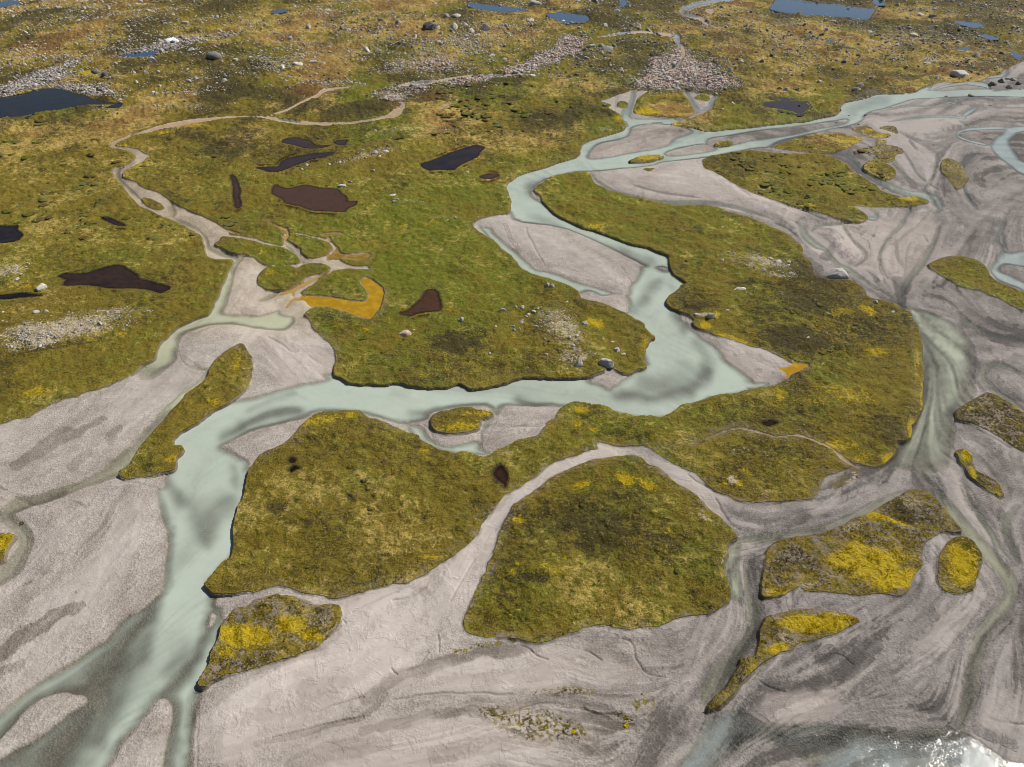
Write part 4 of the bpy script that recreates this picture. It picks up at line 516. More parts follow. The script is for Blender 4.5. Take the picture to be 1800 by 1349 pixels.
# heights ---------------------------------------------------------------------------------------------------------------
ZB = relief(X, Y)
RUT = np.zeros((NV, NU), np.float32)
for c in RUTS:
    c = c.copy(); c[:, 2] *= 1.25; np.maximum(RUT, stroke_mask(c, -.6, .8), out=RUT)
SLT = np.zeros((NV, NU), np.float32)
for bx, by, rx, ry, an in SILT:
    ca, sa = math.cos(math.radians(an)), math.sin(math.radians(an)); dx = UU - bx + WIG[0] * ry; dy = VV - by + WIG[1] * ry
    np.maximum(SLT, 1 - sstep(.7, 1.25, np.hypot((dx * ca + dy * sa) / rx, (-dx * sa + dy * ca) / ry)), out=SLT)
LIC3 = lic(blur(rng.random((NV, NU)).astype(np.float32), 5, 5), 52, 2.0)      # broad lobes left by old floods
SIDE = sstep(850, 1450, UU + (VV - 900) * .25) * .9 + .1 * sstep(500, 900, UU)
PATCH = (sstep(.75, .95, LIC3) + .6 * sstep(1.5, 1.7, LIC3)) * (.28 + .55 * SIDE + .15 * SLT) - (sstep(.85, 1.05, -LIC3) + .5 * sstep(1.6, 1.8, -LIC3)) * (.30 + .45 * SIDE) + SIDE * (.35 * sstep(1.0, 1.25, LIC2) - .35 * sstep(1.0, 1.25, -LIC2))
RILL = (1 - sstep(.05, .16, np.abs(LIC3 - .35))) * np.clip(SIDE * 1.15 - .1, 0, 1) + .7 * (1 - sstep(.04, .12, np.abs(LIC2 - .9))) * SIDE * .6
RILL *= sstep(-.1, .5, fbm(UU / 90., VV / 60., 97, 2) * 2 - .7)
TER = .06 * (sstep(.70, .98, LIC3) - sstep(.80, 1.08, -LIC3)) + .04 * (sstep(1.0, 1.25, LIC2) - sstep(1.0, 1.25, -LIC2))
TONE = np.clip(TONE + PATCH * (1 - .6 * np.abs(TONE)), -1.15, 1.15)
for p in ppoly[:]:                                  # level ground round every pond
    m = fill(p)
    if m.sum() < 3: continue
    cu_, cv_ = p[:, 0].mean(), p[:, 1].mean()
    i0, i1 = [int(np.clip((q - U[0]) / DU, 0, NU - 1)) for q in (p[:, 0].min() - 14, p[:, 0].max() + 14)]
    j0, j1 = [int(np.clip((q - V[0]) / DU, 0, NV - 1)) for q in (p[:, 1].min() - 14, p[:, 1].max() + 14)]
    q = (slice(j0, j1 + 1), slice(i0, i1 + 1)); mm = m[q].astype(np.float32)
    f = np.clip(blur(np.pad(mm, 6), 3, 2)[6:-6, 6:-6] * 2.2, 0, 1); lev = float(ZB[m].mean())
    ZB[q] = ZB[q] * (1 - f) + lev * f
RELV = MK["rub"]
hump = (fbm(X / 1.5, Y / 1.5, 31, 4) - .5) * .85 + (fbm(X / 5.5, Y / 5.5, 32, 3) - .5) * 1.0 + (fbm(X / 22., Y / 22., 33, 2) - .5) * .9 * sstep(3, 5, SDG)
far = sstep(150, 420, Y)
hump = hump * (1 + 1.0 * far) + far * 2.4 * (fbm(X / 13., Y / 17., 36, 3) - .5)
hump += .5 * MK["pale"] * (fbm(X / 2.2, Y / 2.2, 34, 3)) + MK["rub"] * 1.2 * (fbm(X / 1.7, Y / 1.7, 35, 3) - .4)
RDG = np.zeros((NV, NU), np.float32)
for c, s in ((P("-60,600,24 60,585,22 150,565,18 250,548,10"), 1.6), (P("960,560,24 1010,600,26 1050,630,16"), 1.2), (P("1320,465,14 1390,478,12"), .9), (P("600,300,12 700,250,14 800,225,14"), 1.0)):
    np.maximum(RDG, stroke_mask(c, 0, 1.6) * s, out=RDG)
grass_z = 0.0 + hump * sstep(-.2, 1.4, SDG) + blur(RDG, 6, 3)
# bog ponds sit a hand below the turf
pz = sstep(-.25, .55, SDP)
grass_z = grass_z * (1 - sstep(-3.5, -.1, SDP)) + (-.02) * sstep(-3.5, -.1, SDP) - pz * .55
NEARW = blur(sstep(-3.0, -.3, SDW).astype(np.float32), 3, 2)
NEARW = np.maximum(NEARW, .75 * sstep(720, 600, UU) * sstep(560, 500, VV) * (VV > 200))
gh = gh * (.30 * sstep(.40, .62, fbm(X / 8., Y / 8., 46, 3)) + .03 + .5 * NEARW) * (.6 + .8 * fbm(X / 25., Y / 25., 45, 2))
bank = sstep(-.27, .03, SDG)
sand_z = -np.maximum(gh, .16) + .10 * (fbm(X / 7., Y / 7., 41, 3) - .5) + .016 * np.clip(LIC1, -2, 2) + .02 * np.clip(LIC2, -2, 2) + TER - .20 * RUT - .07 * RILL
WL = -.74
dd = SDW
land = np.minimum(sand_z, WL + .05 - .05 * RUT + np.maximum(0, -dd) * .13 + .02 * np.clip(LIC1, -2, 2) * np.clip(-dd, 0, 1))
bed = WL - .015 - np.minimum(.8, np.maximum(0, dd) * .3)
sand_z = np.where(dd > 0, bed, np.maximum(land, WL + .012))
och_z = -.42
sand_z = sand_z * (1 - OCH) + och_z * OCH
gul = np.maximum(sand_z, -.38)
sand_z = sand_z * (1 - GULLY) + gul * GULLY
Z = sand_z * (1 - bank) + grass_z * bank + ZB

WET = np.clip((1 - sstep(0.02, .55, -dd)) * (dd <= 0) * .40 + sstep(0, .4, dd) * (.34 + .75 * SHAL) * (1 - .75 * FAD) + .6 * RILL, 0, 1)
WET = np.clip(WET + np.clip(-TONE, 0, 1) * .2, 0, 1)
YEL = np.clip(MK["yel"], 0, 1); PALE = np.clip(MK["pale"], 0, 1); RUB = np.clip(MK["rub"], 0, 1); DRK = np.clip(MK["dark"], 0, 1)
rimy = (1 - sstep(.3, 3.0, SDG)) * (SDG > 0)
YEL = np.clip(YEL + rimy * .28 * fbm(X / 9, Y / 9, 51, 2), 0, 1)
SPARSE = np.zeros((NV, NU), np.float32)
for k, g in enumerate(GR):
    if g[0] in ("thicket", "sliver", "crumbs", "torn", "mosaic", "tongue", "goldpatch"): SPARSE[owner == k + 1] = 1
edge = (VV > 330) * (SDG > 0) * (1 - sstep(.1, 1.2 + 3.0 * fbm(X / 9., Y / 9., 47, 2), SDG)) * (1 - NEARW)
SPARSE = np.maximum(SPARSE, edge * .75)
for c in (P("850,1255,10 900,1270,22 960,1280,24 1010,1290,16 1025,1300,8"), P("1085,1262,9 1105,1275,10"), P("935,1222,4 990,1218,7 1040,1222,5"), P("1120,1250,10 1140,1235,14"), P("800,1148,4 850,1140,5 880,1136,4"), P("1470,850,10 1500,835,9"), P("900,1128,5 1000,1105,4")):
    np.maximum(SPARSE, 1.0 * stroke_mask(c, -.6, 1.5) * (owner == 0), out=SPARSE)
# ------------------------------------------------------------------ node helpers
class G:
    def __init__(s, name):
        s.m = bpy.data.materials.new(name); s.m.use_nodes = True; s.t = s.m.node_tree; s.t.nodes.clear()
        s.out = s.n("ShaderNodeOutputMaterial"); s.pos = s.n("ShaderNodeNewGeometry").outputs["Position"]
    def n(s, k): return s.t.nodes.new(k)
    def put(s, sock, v):
        if isinstance(v, (int, float)):
            sock.default_value = v if isinstance(sock.default_value, float) else (v, v, v, 1.0)
        elif isinstance(v, tuple): sock.default_value = (*v, 1.0) if len(v) == 3 and len(sock.default_value) == 4 else v
        else: s.t.links.new(v, sock)
    def m_(s, op, a, b=None, c=None, clamp=False):
        q = s.n("ShaderNodeMath"); q.operation = op; q.use_clamp = clamp
        for i, v in enumerate((a, b, c)):
            if v is not None: s.put(q.inputs[i], v)
        return q.outputs[0]
    def add(s, a, b, cl=False): return s.m_('ADD', a, b, clamp=cl)
    def mul(s, a, b, cl=False): return s.m_('MULTIPLY', a, b, clamp=cl)
    def lin(s, x, a, b, lo=0.0, hi=1.0, smooth=True):      # map a..b to lo..hi, clamped
        q = s.n("ShaderNodeMapRange"); q.interpolation_type = 'SMOOTHSTEP' if smooth else 'LINEAR'
        for i, v in enumerate((x, a, b, lo, hi)): s.put(q.inputs[i], v)
        return q.outputs[0]
    def mix(s, a, b, f):
        q = s.n("ShaderNodeMix"); q.data_type = 'RGBA'; s.put(q.inputs[0], f); s.put(q.inputs[6], a); s.put(q.inputs[7], b); return q.outputs[2]
    def scale(s, c, f):
        q = s.n("ShaderNodeVectorMath"); q.operation = 'SCALE'; s.put(q.inputs[0], c); s.put(q.inputs[3], f); return q.outputs[0]
    def noise(s, sc, det=3, rough=.55, dist=0.0, vec=None):
        q = s.n("ShaderNodeTexNoise"); q.inputs["Scale"].default_value = sc; q.inputs["Detail"].default_value = det
        q.inputs["Roughness"].default_value = rough; q.inputs["Distortion"].default_value = dist
        s.t.links.new(vec if vec is not None else s.pos, q.inputs["Vector"]); return q.outputs[0]
    def voro(s, sc, out="Distance", vec=None, feature='F1'):
        q = s.n("ShaderNodeTexVoronoi"); q.feature = feature; q.inputs["Scale"].default_value = sc; s.t.links.new(vec if vec is not None else s.pos, q.inputs["Vector"]); return q.outputs[out]
    def attr(s, name):
        a = s.n("ShaderNodeAttribute"); a.attribute_name = name; q = s.n("ShaderNodeSeparateColor"); s.t.links.new(a.outputs["Color"], q.inputs[0])
        return q.outputs[0], q.outputs[1], q.outputs[2], a.outputs["Alpha"]
    def bump(s, h, strength, dist):
        b = s.n("ShaderNodeBump"); s.put(b.inputs["Strength"], strength); b.inputs["Distance"].default_value = dist; s.put(b.inputs["Height"], h); return b.outputs[0]
    def princ(s, col, rough, normal=None, spec=.3):
        p = s.n("ShaderNodeBsdfPrincipled"); s.put(p.inputs["Base Color"], col); s.put(p.inputs["Roughness"], rough); p.inputs["Specular IOR Level"].default_value = spec
        if normal is not None: s.put(p.inputs["Normal"], normal)
        return p.outputs[0]
    def done(s, sh): s.t.links.new(sh, s.out.inputs[0]); return s.m

def terrain_material():
    g = G("turf_and_gravel")
    sd, green, dry, dark = g.attr("A"); yel, pale, rub, sparse = g.attr("B"); tone, l1, l2, wet = g.attr("C"); och, gully, peat, side = g.attr("D"); nearw, silt, rut, cream = g.attr("F")
    def cen(q, k): return g.mul(g.add(q, -.5), k)
    n0 = g.noise(.045, 4, .6); n1 = g.noise(.16, 5, .62, .4); n2 = g.noise(.62, 4, .62, .5); n3 = g.noise(4.2, 3, .65); n4 = g.noise(.30, 4, .6, .8); n5 = g.noise(1.7, 4, .62, .5); n6 = g.noise(.42, 4, .65, .5)
    # vegetation
    c = g.mix((.162, .122, .013), (.122, .138, .008), g.lin(g.add(green, g.add(cen(n1, 2.2), cen(n2, 1.2))), .25, .95))
    c = g.mix(c, (.42, .30, .085), g.lin(g.add(g.add(g.mul(dry, .95), cen(n2, 2.3)), g.add(cen(n1, 1.7), cen(n5, 1.5))), .36, 1.05, 0, .95))
    c = g.mix(c, (.27, .215, .020), g.lin(g.add(n4, cen(n0, .8)), .54, .70, 0, .5))
    c = g.mix(c, (.046, .037, .012), g.lin(g.add(g.add(g.mul(dark, .95), cen(n5, 2.9)), g.add(cen(n6, 2.6), cen(n0, 1.3))), .26, 1.0, 0, .92))
    c = g.mix(c, (.17, .080, .020), g.lin(g.add(g.mul(dry, .55), g.add(cen(n0, 1.6), cen(n4, 1.2))), .45, .85, 0, .6))
    c = g.mix(c, (.40, .29, .006), g.lin(g.add(yel, g.add(cen(n5, 2.2), cen(n6, 1.3))), .30, .72, 0, .95))
    c = g.mix(c, (.42, .355, .25), g.lin(g.add(pale, g.add(cen(n5, 1.9), cen(n6, 1.2))), .40, .74, 0, .9))
    c = g.scale(c, g.lin(n3, .25, .75, .55, 1.45, False))
    c = g.mix(c, (.030, .021, .010), g.lin(peat, .25, .9, 0, .8))
    # gravel and silt
    t = g.add(g.add(g.mul(tone, .50), g.mul(l1, g.add(.035, g.mul(side, .04)))), g.add(g.mul(l2, .05), g.add(cen(n1, .8), cen(n2, .45))))
    sa = g.mix((.19, .160, .132), (.515, .464, .422), g.lin(t, -.52, .62, smooth=False))
    sb = g.mix((.088, .078, .072), (.365, .328, .303), g.lin(t, -.50, .64, smooth=False))
    sand = g.mix(sa, sb, side); sand = g.mix(sand, g.mix((.25, .19, .11), (.52, .43, .29), g.lin(t, -.5, .6)), g.mul(cream, .55))
    sand = g.mix(sand, (.60, .52, .468), g.mul(silt, .34))
    peb = g.voro(3.2, "Color"); pq = g.n("ShaderNodeSeparateColor"); g.t.links.new(peb, pq.inputs[0])
    grain = g.add(g.mul(pq.outputs[0], .32), g.add(g.mul(n3, .42), .63))
    silt = g.m_('MAXIMUM', silt, g.lin(tone, .12, .5, 0, .9))
    rip = g.noise(1.5, 2, .5, 1.6); ripm = g.mul(silt, g.lin(n4, .46, .60))
    grain = g.mix(grain, g.add(.92, g.add(cen(n3, .12), g.mul(ripm, cen(rip, .3)))), silt)
    sand = g.mix(g.scale(sand, g.mix(1.0, .75, g.mul(rut, .8))), sand, .4); sand = g.scale(sand, grain)  # ruts darkened: damp tone plus painted shade of the scarps
    sand = g.mix(sand, (.44, .34, .21), g.mul(gully, .5))
    sand = g.mix(sand, (.30, .15, .035), g.mul(g.lin(g.add(g.mul(gully, .35), g.add(n1, -.5)), .12, .4), .45))
    sand = g.scale(sand, g.lin(wet, 0, 1, 1.0, .40))
    sand = g.mix(sand, g.mix((.30, .16, .02), (.36, .26, .12), n5), g.lin(g.add(och, g.mul(g.add(n1, -.5), .4)), .3, .75))
    # boulder rubble
    v = g.voro(1.1, "Color"); vq = g.n("ShaderNodeSeparateColor"); g.t.links.new(v, vq.inputs[0])
    rc = g.mix(g.mix((.26, .19, .155), (.60, .45, .38), vq.outputs[0]), (.08, .065, .05), g.lin(g.voro(1.1), .35, .75))
    # compose
    cov_in = g.m_('SUBTRACT', 1.0, g.mul(g.mul(sparse, g.lin(yel, .25, .8, 1, .1)), g.lin(g.add(n5, cen(n6, .8)), .50, .58)))
    cov_out = g.mul(sparse, g.lin(n5, .47, .56))
    inside = g.lin(sd, -.02, .10)
    cov = g.mix(cov_out, cov_in, inside)
    rubm = g.lin(g.add(rub, g.mul(g.add(n4, -.5), 1.3)), .40, .75)
    litter = g.mix(sand, g.mix((.10, .075, .045), (.26, .20, .13), n5), g.mul(inside, .72))
    ground = g.mix(g.mix(litter, c, cov), rc, g.mul(rubm, inside))
    soil = g.mul(g.lin(sd, -.34, -.24), g.m_('SUBTRACT', 1.0, g.lin(sd, -.04, .12)))
    ground = g.mix(ground, g.mix((.06, .043, .022), (.14, .10, .055), n5), g.mul(soil, g.mul(g.lin(g.add(n6, g.mul(nearw, .3)), .42, .66), .65)))
    hb = g.add(g.add(g.mul(n3, .35), g.mul(n5, .8)), g.mul(n2, .8))
    hs = g.add(g.mul(n3, .25), g.add(g.mul(g.voro(3.2), .35), g.mul(g.noise(1.1, 2), .3))); hs = g.mix(hs, g.add(g.mul(rip, g.add(.08, g.mul(ripm, .55))), g.mul(n3, .08)), silt)
    h = g.mix(hs, hb, inside)
    nrm = g.bump(h, g.mix(.45, 1.0, inside), .52)
    rough = g.lin(wet, 0, 1, .95, .45)
    return g.done(g.princ(ground, rough, nrm, .25))
TERRAIN = terrain_material()

def river_material():
    g = G("glacial_water"); turb, green, calm, flow = g.attr("E")
    n = g.noise(.25, 3); n2 = g.noise(.06, 2)
    milk = g.mix((.385, .438, .372), (.46, .46, .31), g.lin(g.add(green, g.mul(g.add(n2, -.5), .4)), 0, 1, smooth=False))
    milk = g.mix(milk, (.34, .41, .47), g.lin(green, -.05, -.5, smooth=False))
    milk = g.scale(milk, g.add(1.0, g.add(g.mul(flow, .035), g.mul(g.add(n, -.5), .16))))
    d = g.n("ShaderNodeBsdfDiffuse"); g.put(d.inputs[0], milk)
    tr = g.n("ShaderNodeBsdfTransparent"); tr.inputs[0].default_value = (.90, .92, .88, 1)
    k = g.n("ShaderNodeMixShader"); g.put(k.inputs[0], g.add(turb, g.mul(g.add(n, -.5), .10), True)); g.t.links.new(tr.outputs[0], k.inputs[1]); g.t.links.new(d.outputs[0], k.inputs[2])
    gust = g.lin(g.noise(.12, 3, .6, .5), .40, .60, .25, 1.0)
    wv = g.mul(g.add(g.mul(g.noise(1.3, 2, .6, .8), .6), g.add(g.mul(g.noise(4.2, 2, .6, .4), .22), g.mul(g.noise(.35, 2), .9))), gust)
    nr = g.bump(wv, calm, .11)
    gl = g.n("ShaderNodeBsdfGlossy"); gl.inputs["Roughness"].default_value = .06; g.put(gl.inputs["Normal"], nr)
    fr = g.n("ShaderNodeFresnel"); fr.inputs[0].default_value = 1.33; g.put(fr.inputs["Normal"], nr)
    o = g.n("ShaderNodeMixShader"); g.put(o.inputs[0], g.mul(fr.outputs[0], g.lin(green, -.28, -.22, .28, 1.0))); g.t.links.new(k.outputs[0], o.inputs[1]); g.t.links.new(gl.outputs[0], o.inputs[2])
    return g.done(o.outputs[0])
RIVER = river_material()
def bog_material(name, col, rough=.06, bump=.12, mott=None, spec=.3):
    g = G(name); n = g.noise(.4, 3); c = g.mix(col, mott or tuple(q * 1.5 for q in col), g.lin(n, .4, .7))
    return g.done(g.princ(c, rough, g.bump(g.noise(2.2, 3), bump, .05), spec))

# ------------------------------------------------------------------ meshes from the lattice
U2 = np.concatenate([[-9000, -5000, -3000, -1800, -1100, -700, -450, -300], U, [2080, 2250, 2500, 2900, 3500, 4500, 6500, 10000]])
V2 = np.concatenate([[-268, -250, -225, -200, -175, -150, -128, -114], V, [1500, 1560, 1700, 2000, 2700, 4500, 9000]])
pu, pv = (8, 8), (8, 7)
def pad(a): return np.pad(a, (pv, pu), mode='edge')
X2, Y2 = ray_ground(*np.meshgrid(U2, V2)); N2V, N2U = X2.shape
ZBX = relief(X2, Y2); core = np.zeros((N2V, N2U), bool); core[8:-7, 8:-8] = True
Z2 = pad(Z - ZB) + np.where(core, pad(ZB), ZBX)
def pack(*a): return np.stack([pad(np.broadcast_to(q, (NV, NU)).astype(np.float32)) for q in a], -1).reshape(-1, 4)
CREAM = sstep(760, 560, UU) * sstep(620, 540, VV)
AT = {"A": pack(SDG, GREEN, DRY, np.clip(DARK + DRK, 0, 1.2)), "B": pack(YEL, PALE, RUB, SPARSE), "C": pack(TONE, np.clip(LIC1, -3, 3), np.clip(LIC2, -3, 3), WET), "D": pack(OCH, GULLY, sstep(-1.2, .1, SDP), SIDE), "F": pack(NEARW, SLT, RUT, CREAM)}
idx = np.arange(N2V * N2U).reshape(N2V, N2U)
Q = np.stack([idx[:-1, :-1], idx[1:, :-1], idx[1:, 1:], idx[:-1, 1:]], -1)
def quad(a, f=np.maximum): return f(f(a[:-1, :-1], a[1:, :-1]), f(a[1:, 1:], a[:-1, 1:]))
def grid_object(name, sel, z, at, mat):
    f = Q[sel]; used, inv = np.unique(f.ravel(), return_inverse=True); nf = len(f)
    me = bpy.data.meshes.new(name); me.vertices.add(len(used)); me.loops.add(nf * 4); me.polygons.add(nf)
    co = np.stack([X2.ravel()[used], Y2.ravel()[used], z.ravel()[used]], 1).astype(np.float32)
    me.vertices.foreach_set("co", co.ravel()); me.loops.foreach_set("vertex_index", inv.astype(np.int32).ravel())
    me.polygons.foreach_set("loop_start", np.arange(0, nf * 4, 4, dtype=np.int32))
    me.polygons.foreach_set("use_smooth", np.ones(nf, bool)); me.update(calc_edges=True)
    for k, v in at.items():
        q = me.attributes.new(k, 'FLOAT_COLOR', 'POINT'); q.data.foreach_set("color", v[used].astype(np.float32).ravel())
    me.materials.append(mat); o = bpy.data.objects.new(name, me); COL.objects.link(o); return o
def tag(o, label=None, cat=None, group=None, kind=None):
    if label: o["label"] = label
    if cat: o["category"] = cat
    if group: o["group"] = group
    if kind: o["kind"] = kind
    return o
own2 = pad(np.where(G0, owner, 0)); fo = quad(own2)
o = grid_object("ground", fo == 0, Z2, AT, TERRAIN); tag(o, "gravel and silt plain of the braided river bed", "ground", kind="structure")
for k, g_ in enumerate(GR):
    if (fo == k + 1).sum() == 0: continue
    if g_[0] == "mainland":
        tag(grid_object("meadow", fo == 1, Z2, AT, TERRAIN), "boggy meadow and rocky golden moor behind the river", "meadow", kind="structure")
    else:
        tag(grid_object("grass_island", fo == k + 1, Z2, AT, TERRAIN), g_[3], "grass island", "grass islands among the river braids", "structure")
# river surfaces
w2 = pad(wown.astype(np.int16))
for r in range(3): w2 = np.maximum.reduce([w2, np.roll(w2, 1, 0), np.roll(w2, -1, 0), np.roll(w2, 1, 1), np.roll(w2, -1, 1)])
fw = quad(w2); vis = (quad(pad(SDW.astype(np.float32))) > -.02) & (quad(pad(SDG.astype(np.float32)), np.minimum) < 1.5)
opac = TURB * np.where(TURB > .73, sstep(.03, 2.2, SDW + .25 * np.clip(LIC2, -1.5, 1.5)) ** .7, sstep(-.2, 2.4, SDW + .5 * np.clip(LIC2, -1.5, 1.5))) * (1 - .96 * np.clip(SHAL + .8 * np.clip(LIC2, -1.5, 1.5) * SHAL * (1 - SHAL) * .5, 0, 1) * np.where(TURB > .3, 1, .8)) * (1 - .08 * np.clip(-LIC3, 0, 2)) * (1 - FAD) * np.where(TURB > .73, 1, np.clip(.80 + .40 * np.clip(LIC3, -1.6, 1.2) + .15 * np.clip(LIC2, -1.5, 1.5), .12, 1.25))
opac = np.clip(opac, 0, 1)
calm = .35 + .3 * SHAL
for k, n in enumerate(wname):
    if n == "sunlit_pool": calm = np.where(wown == k + 1, 0.8, calm)
calm = np.where((UU > 1500) & (VV > 900) & (wown != wname.index('sunlit_pool') + 1), .22, calm)
AE = {"E": pack(opac, GRN, calm, LIC3)}
lab = {"river": "pale milky turquoise main river", "side_stream": "greenish shallow side stream on the left", "east_channel": "greenish shallow channel on the right", "sunlit_pool": "glittering sunlit channel at the bottom right",
       "far_channel": "pale blue braided threads at the upper right", "thin_channel": "thin wet channels between the islands at the upper right", "feeder_stream": "narrow stream coming down from the rocky moor", "west_feeder": "shallow trickle in the western sandy stream bed"}
for k, n in enumerate(wname):
    s_ = (fw == k + 1) & vis
    if s_.sum(): tag(grid_object("river_water" if n == "river" else n, s_, np.full_like(Z2, WL) + np.where(core, pad(ZB), ZBX), AE, RIVER), lab[n], "water", kind="structure")
# ponds
def bil(a, u, v):
    fi = np.clip((u - U[0]) / DU, 0, NU - 1.001); fj = np.clip((v - V[0]) / DU, 0, NV - 1.001); i = fi.astype(int); j = fj.astype(int); fi = fi - i; fj = fj - j
    return (a[j, i] * (1 - fi) + a[j, i + 1] * fi) * (1 - fj) + (a[j + 1, i] * (1 - fi) + a[j + 1, i + 1] * fi) * fj
def z_at(x, y):
    u, v = to_uv(np.asarray(x, float), np.asarray(y, float)); return bil(Z, np.atleast_1d(u), np.atleast_1d(v))
def sheet(name, p, z, mat, grow=.25):
    x, y = ray_ground(p[:, 0], p[:, 1]); c = np.stack([x, y], 1)
    d = np.roll(c, -1, 0) - np.roll(c, 1, 0); n = np.stack([d[:, 1], -d[:, 0]], 1); n /= np.hypot(n[:, 0], n[:, 1])[:, None] + 1e-9
    ar = .5 * np.sum(c[:, 0] * np.roll(c[:, 1], -1) - c[:, 1] * np.roll(c[:, 0], -1)); c = c + n * grow * (1 if ar > 0 else -1)
    if ar < 0: c = c[::-1]
    me = bpy.data.meshes.new(name); me.from_pydata([(a, b, z) for a, b in c], [], [tuple(range(len(c)))]); me.update(); me.materials.append(mat)
    o = bpy.data.objects.new(name, me); COL.objects.link(o); return o
def pond_material(name):
    g = G(name); op, red, tarn, _ = g.attr("E"); n = g.noise(.5, 4, .6, .4); n2 = g.noise(.14, 2)
    c = g.mix((.007, .006, .005), (.066, .030, .014), g.lin(g.add(g.mul(red, 1.0), g.add(g.mul(g.add(n, -.5), .5), g.mul(g.add(n2, -.5), .7))), .1, 1.0, smooth=False)); c = g.mix(c, (.020, .050, .115), tarn)  # tarns: blue sky reflection painted into the base colour
    p = g.n("ShaderNodeBsdfPrincipled"); g.put(p.inputs["Base Color"], c); p.inputs["Roughness"].default_value = .07; g.put(p.inputs["Specular IOR Level"], g.add(.16, g.mul(tarn, .3))); g.put(p.inputs["Normal"], g.bump(g.noise(2.0, 3), .15, .04))
    tr = g.n("ShaderNodeBsdfTransparent"); tr.inputs[0].default_value = (.80, .66, .46, 1); k = g.n("ShaderNodeMixShader"); g.put(k.inputs[0], g.add(op, g.mul(g.add(n, -.5), .5), True)); g.t.links.new(tr.outputs[0], k.inputs[1]); g.t.links.new(p.outputs[0], k.inputs[2]); return g.done(k.outputs[0])
PONDM = pond_material("bog_water")
for (pp, red, label), p in zip(PONDS, ppoly):
    m = fill(p)
    if not m.any(): continue
    lev = float(ZB[m].mean()) - (.13 if p[:, 1].mean() > 150 else .10)
    grow = m.copy()
    for r in range(3 if p[:, 1].mean() > 150 else 1): grow = grow | np.roll(grow, 1, 0) | np.roll(grow, -1, 0) | np.roll(grow, 1, 1) | np.roll(grow, -1, 1)
    fq = quad(pad(grow.astype(np.int8))) > 0
    op = np.clip(sstep(-.4, 1.3, SDP + .4), .25, 1) if p[:, 1].mean() > 215 else np.ones_like(SDP)
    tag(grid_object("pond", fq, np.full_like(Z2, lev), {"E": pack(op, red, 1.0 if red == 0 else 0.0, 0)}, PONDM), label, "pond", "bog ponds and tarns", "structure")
OM = bog_material("ochre_water", (.31, .175, .005), .12, .1, (.40, .24, .010), .2)
OM2 = bog_material("amber_water", (.20, .125, .012), .12, .1, (.27, .19, .05), .2)
for k, ((pp, label), p) in enumerate(zip(OCHRE, ochp)): tag(sheet("ochre_pool", p, -.34, OM if k < 2 else OM2, .25), label, "pool", "rusty bog pools", "structure")
# ------------------------------------------------------------------ boulders
def rock_material(name, a, b, c):
    g = G(name); ob = g.n("ShaderNodeTexCoord").outputs["Object"]; inf = g.n("ShaderNodeObjectInfo").outputs["Random"]
    n1 = g.noise(1.1, 4, .65); n2 = g.noise(4.5, 3, .6)
    col = g.mix(a, b, g.lin(n1, .38, .62)); col = g.mix(col, c, g.lin(n2, .56, .66, 0, .8))
    col = g.scale(col, g.lin(inf, 0, 1, .72, 1.25, False))
    return g.done(g.princ(col, .92, g.bump(g.add(n1, g.mul(n2, .5)), .8, .25), .2))
RM = {"pale": rock_material("pale_rock", (.62, .58, .53), (.46, .43, .39), (.24, .22, .18)),
      "grey": rock_material("grey_rock", (.52, .485, .44), (.38, .36, .325), (.18, .17, .14)),
      "dark": rock_material("dark_rock", (.20, .195, .185), (.12, .118, .112), (.32, .30, .26)),  # low base colour also paints in the shaded faces of dark looking boulders
      "pink": rock_material("pink_rock", (.68, .51, .42), (.52, .38, .31), (.30, .22, .18))}
def icos(sub):
    import bmesh
    bm = bmesh.new(); bmesh.ops.create_icosphere(bm, subdivisions=sub, radius=1.0)
    v = np.array([q.co[:] for q in bm.verts]); f = [[q.index for q in p.verts] for p in bm.faces]; bm.free(); return v, f
ICO = {k: icos(k) for k in (1, 2, 3, 4)}
def rock_shape(seed, sub, sx=1.0, sy=.85, sz=.62, cuts=11, rough=.10):
    r = np.random.default_rng(seed); v, f = ICO[sub]; v = v.copy()
    for _ in range(cuts):                                    # split faces
        n = r.normal(size=3); n[2] = abs(n[2]) * .8 if r.random() < .7 else n[2]; n /= np.linalg.norm(n); d = r.uniform(.50, .86)
        h = v @ n; over = np.maximum(0, h - d); v = v - n * (over * .93)[:, None]
    k = 1 + rough * np.array([mnoise.fractal(Vector(p * 2.3 + seed), .8, 2.1, 3) for p in v])
    v = v * k[:, None]; v *= (sx, sy, sz); v[:, 2] = np.maximum(v[:, 2], -.28 * sz)
    e = v.max(0) - v.min(0); v[:, :2] /= e[0]; v[:, 2] /= e[0]
    v[:, 2] -= v[:, 2].min(); return v, f                     # one unit wide, foot at zero
def rock_mesh(name, seed, sub, mat, **kw):
    v, f = rock_shape(seed, sub, **kw); me = bpy.data.meshes.new(name); me.from_pydata([tuple(p) for p in v], [], f); me.update()
    me.materials.append(mat)
    if sub >= 3: me.polygons.foreach_set("use_smooth", np.ones(len(f), bool))
    return me
PROTO = {t: [rock_mesh("boulder", 11 * i + 100 * k, 3 if i < 4 else 2, RM[t], sx=1, sy=.7 + .08 * (i % 4), sz=(.55, .7, .85, .62, .75, .5)[i] * (1.15 if t == "dark" else 1)) for i in range(6)] for k, t in enumerate(RM)}
def mpp(v): return float(np.interp(v, V, MPX))
